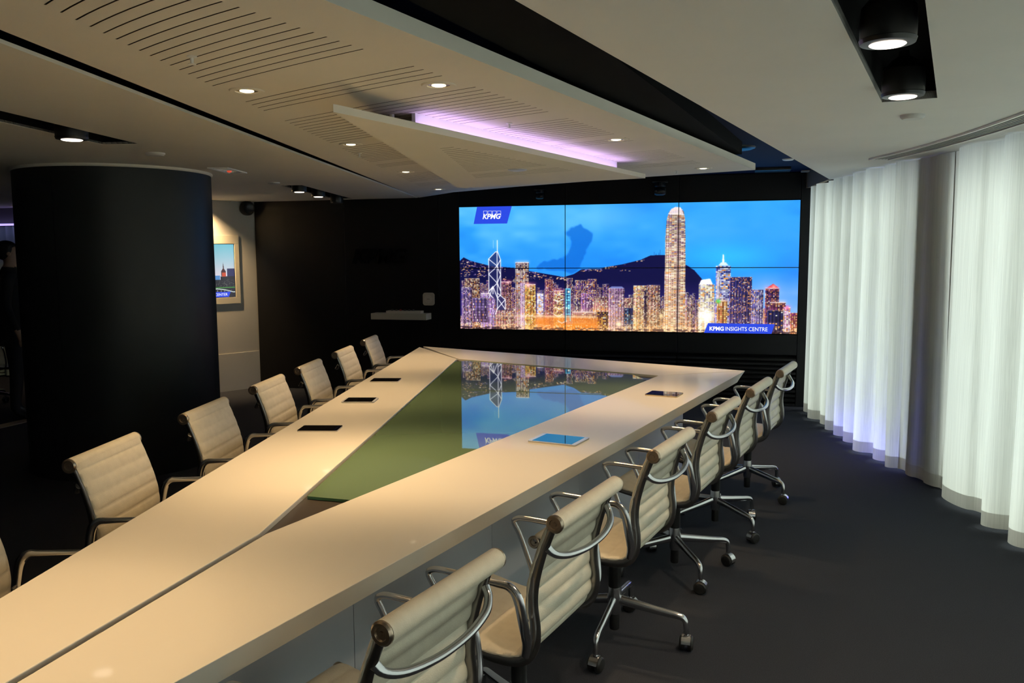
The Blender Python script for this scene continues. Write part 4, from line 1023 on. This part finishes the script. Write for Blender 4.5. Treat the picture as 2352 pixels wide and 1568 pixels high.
# person standing in the dark, seen past the column
def person():
    root = empty('person', (-6.90, 6.81, 0), math.radians(-48))
    joints = {'pel': (0, 0, .95, .150, .115), 'waist': (0, .0, 1.10, .140, .105), 'chest': (0, -.01, 1.30, .165, .12), 'shc': (0, 0, 1.43, .10, .085), 'neck': (0, .01, 1.51, .052, .055), 'jaw': (0, .025, 1.565, .062, .072), 'head': (0, .015, 1.65, .078, .098), 'top': (0, .005, 1.72, .055, .065)}
    E = [('pel', 'waist'), ('waist', 'chest'), ('chest', 'shc'), ('shc', 'neck'), ('neck', 'jaw'), ('jaw', 'head'), ('head', 'top')]
    for s, n in ((-1, 'l'), (1, 'r')):
        joints.update({n+'sh': (s*.175, 0, 1.41, .062, .062), n+'el': (s*.235, -.03, 1.13, .045, .045), n+'wr': (s*.245, .05, .90, .030, .026), n+'pm': (s*.243, .075, .83, .036, .020),
                       n+'hip': (s*.095, 0, .88, .098, .10), n+'kn': (s*.11, .015, .49, .066, .066), n+'an': (s*.115, -.02, .09, .046, .05), n+'ft': (s*.125, .05, .045, .045, .036), n+'toe': (s*.135, .15, .035, .042, .028)})
        E += [('shc', n+'sh'), (n+'sh', n+'el'), (n+'el', n+'wr'), (n+'wr', n+'pm'), ('pel', n+'hip'), (n+'hip', n+'kn'), (n+'kn', n+'an'), (n+'an', n+'ft'), (n+'ft', n+'toe')]
        for fi, (dx, ln) in enumerate(((-.024, .062), (-.008, .074), (.008, .070), (.022, .056))):
            a, b = n+'f%da' % fi, n+'f%db' % fi; bx = s*.243
            joints[a] = (bx+s*dx*.35, .086+dx*1.0, .775, .0095, .0095); joints[b] = (bx+s*dx*.3-s*.012, .095+dx*1.0, .775-ln*.75, .008, .008); E += [(n+'pm', a), (a, b)]
        joints[n+'ta'] = (s*.225, .125, .815, .011, .011); joints[n+'tb'] = (s*.215, .140, .775, .009, .009); E += [(n+'pm', n+'ta'), (n+'ta', n+'tb')]
    names = list(joints); me = bpy.data.meshes.new('body'); me.from_pydata([joints[k][:3] for k in names], [(names.index(a), names.index(b)) for a, b in E], [])
    o = bpy.data.objects.new('body', me); COL.objects.link(o)
    md = o.modifiers.new('skin', 'SKIN'); sd = o.modifiers.new('sub', 'SUBSURF'); sd.levels = 2; sd.render_levels = 2
    for i, k in enumerate(names):
        sv = me.skin_vertices[0].data[i]; sv.radius = joints[k][3:5]; sv.use_root = (k == 'pel')
    dg = bpy.context.evaluated_depsgraph_get(); dg.update(); nm = bpy.data.meshes.new_from_object(o.evaluated_get(dg)); bpy.data.objects.remove(o)
    for m_ in (mat('dark_clothes', (.008, .008, .009), .85), mat('skin', (.42, .27, .19), .5), mat('dark_shoes', (.006, .006, .006), .4)): nm.materials.append(m_)
    for p in nm.polygons:
        z = p.center.z; p.use_smooth = True
        p.material_index = 1 if (z > 1.50 or (z < .895 and abs(p.center.x) > .19)) else (2 if z < .10 else 0)
    b = obj('body', nm, root)
    mh = mat('dark_hair', (.008, .006, .005), .6)
    mb = MB(); bmesh.ops.create_uvsphere(mb.bm, u_segments=22, v_segments=14, radius=1)
    for v_ in mb.bm.verts:
        c = v_.co; front = max(0, c.y)
        v_.co = Vector((c.x*.090, c.y*.108 - .014 - .035*front*(c.z < .35), 1.668 + c.z*(.092 if c.z > 0 else .105)*(1 - .55*front*(c.z < 0))))
    mb.build('hair', mh, root, angle=80)
    for s in (-1, 1):
        mb = MB(); mb.lathe([(.004, -.008), (.018, -.004), (.020, .004), (.012, .010)], (s*.078, .012, 1.628), 'X', 12); mb.build('ear', MATS['skin'], root)
        mb = MB(); mb.lathe([(.001, -.006), (.010, -.003), (.010, .003), (.001, .006)], (s*.030, .100, 1.640), 'Y', 12); mb.build('eye', mat('eye_dark', (.02, .015, .012), .2), root)
    MB().tube([(0, .100, 1.645), (0, .114, 1.618), (0, .118, 1.605), (0, .104, 1.598)], [(.007, .006), (.011, .009), (.014, .010), (.008, .006)], 10, Vector((1, 0, 0))).build('nose', MATS['skin'], root)
    MB().tube([(-.024, .088, 1.570), (0, .098, 1.571), (.024, .088, 1.570)], [(.003, .003), (.006, .005), (.003, .003)], 8, Vector((0, 0, 1))).build('mouth', mat('lips', (.30, .13, .11), .5), root)
    # open dark jacket hanging over the hips
    mb = MB(); rings = []
    for z, rx, ry in ((.74, .205, .160), (.90, .200, .155), (1.08, .182, .140), (1.25, .190, .142), (1.38, .185, .120), (1.45, .120, .095)):
        rings.append([mb.bm.verts.new((rx*math.cos(2*math.pi*k/28), ry*math.sin(2*math.pi*k/28), z)) for k in range(28)])
    for a, b_ in zip(rings, rings[1:]):
        for k in range(28): mb.bm.faces.new((a[k], a[(k+1) % 28], b_[(k+1) % 28], b_[k]))
    mb.build('jacket', MATS['dark_clothes'], root, angle=80)
    return tag(root, 'person in dark clothes standing in the dim area left of the column', 'person')
person()
bpy.context.view_layer.update()
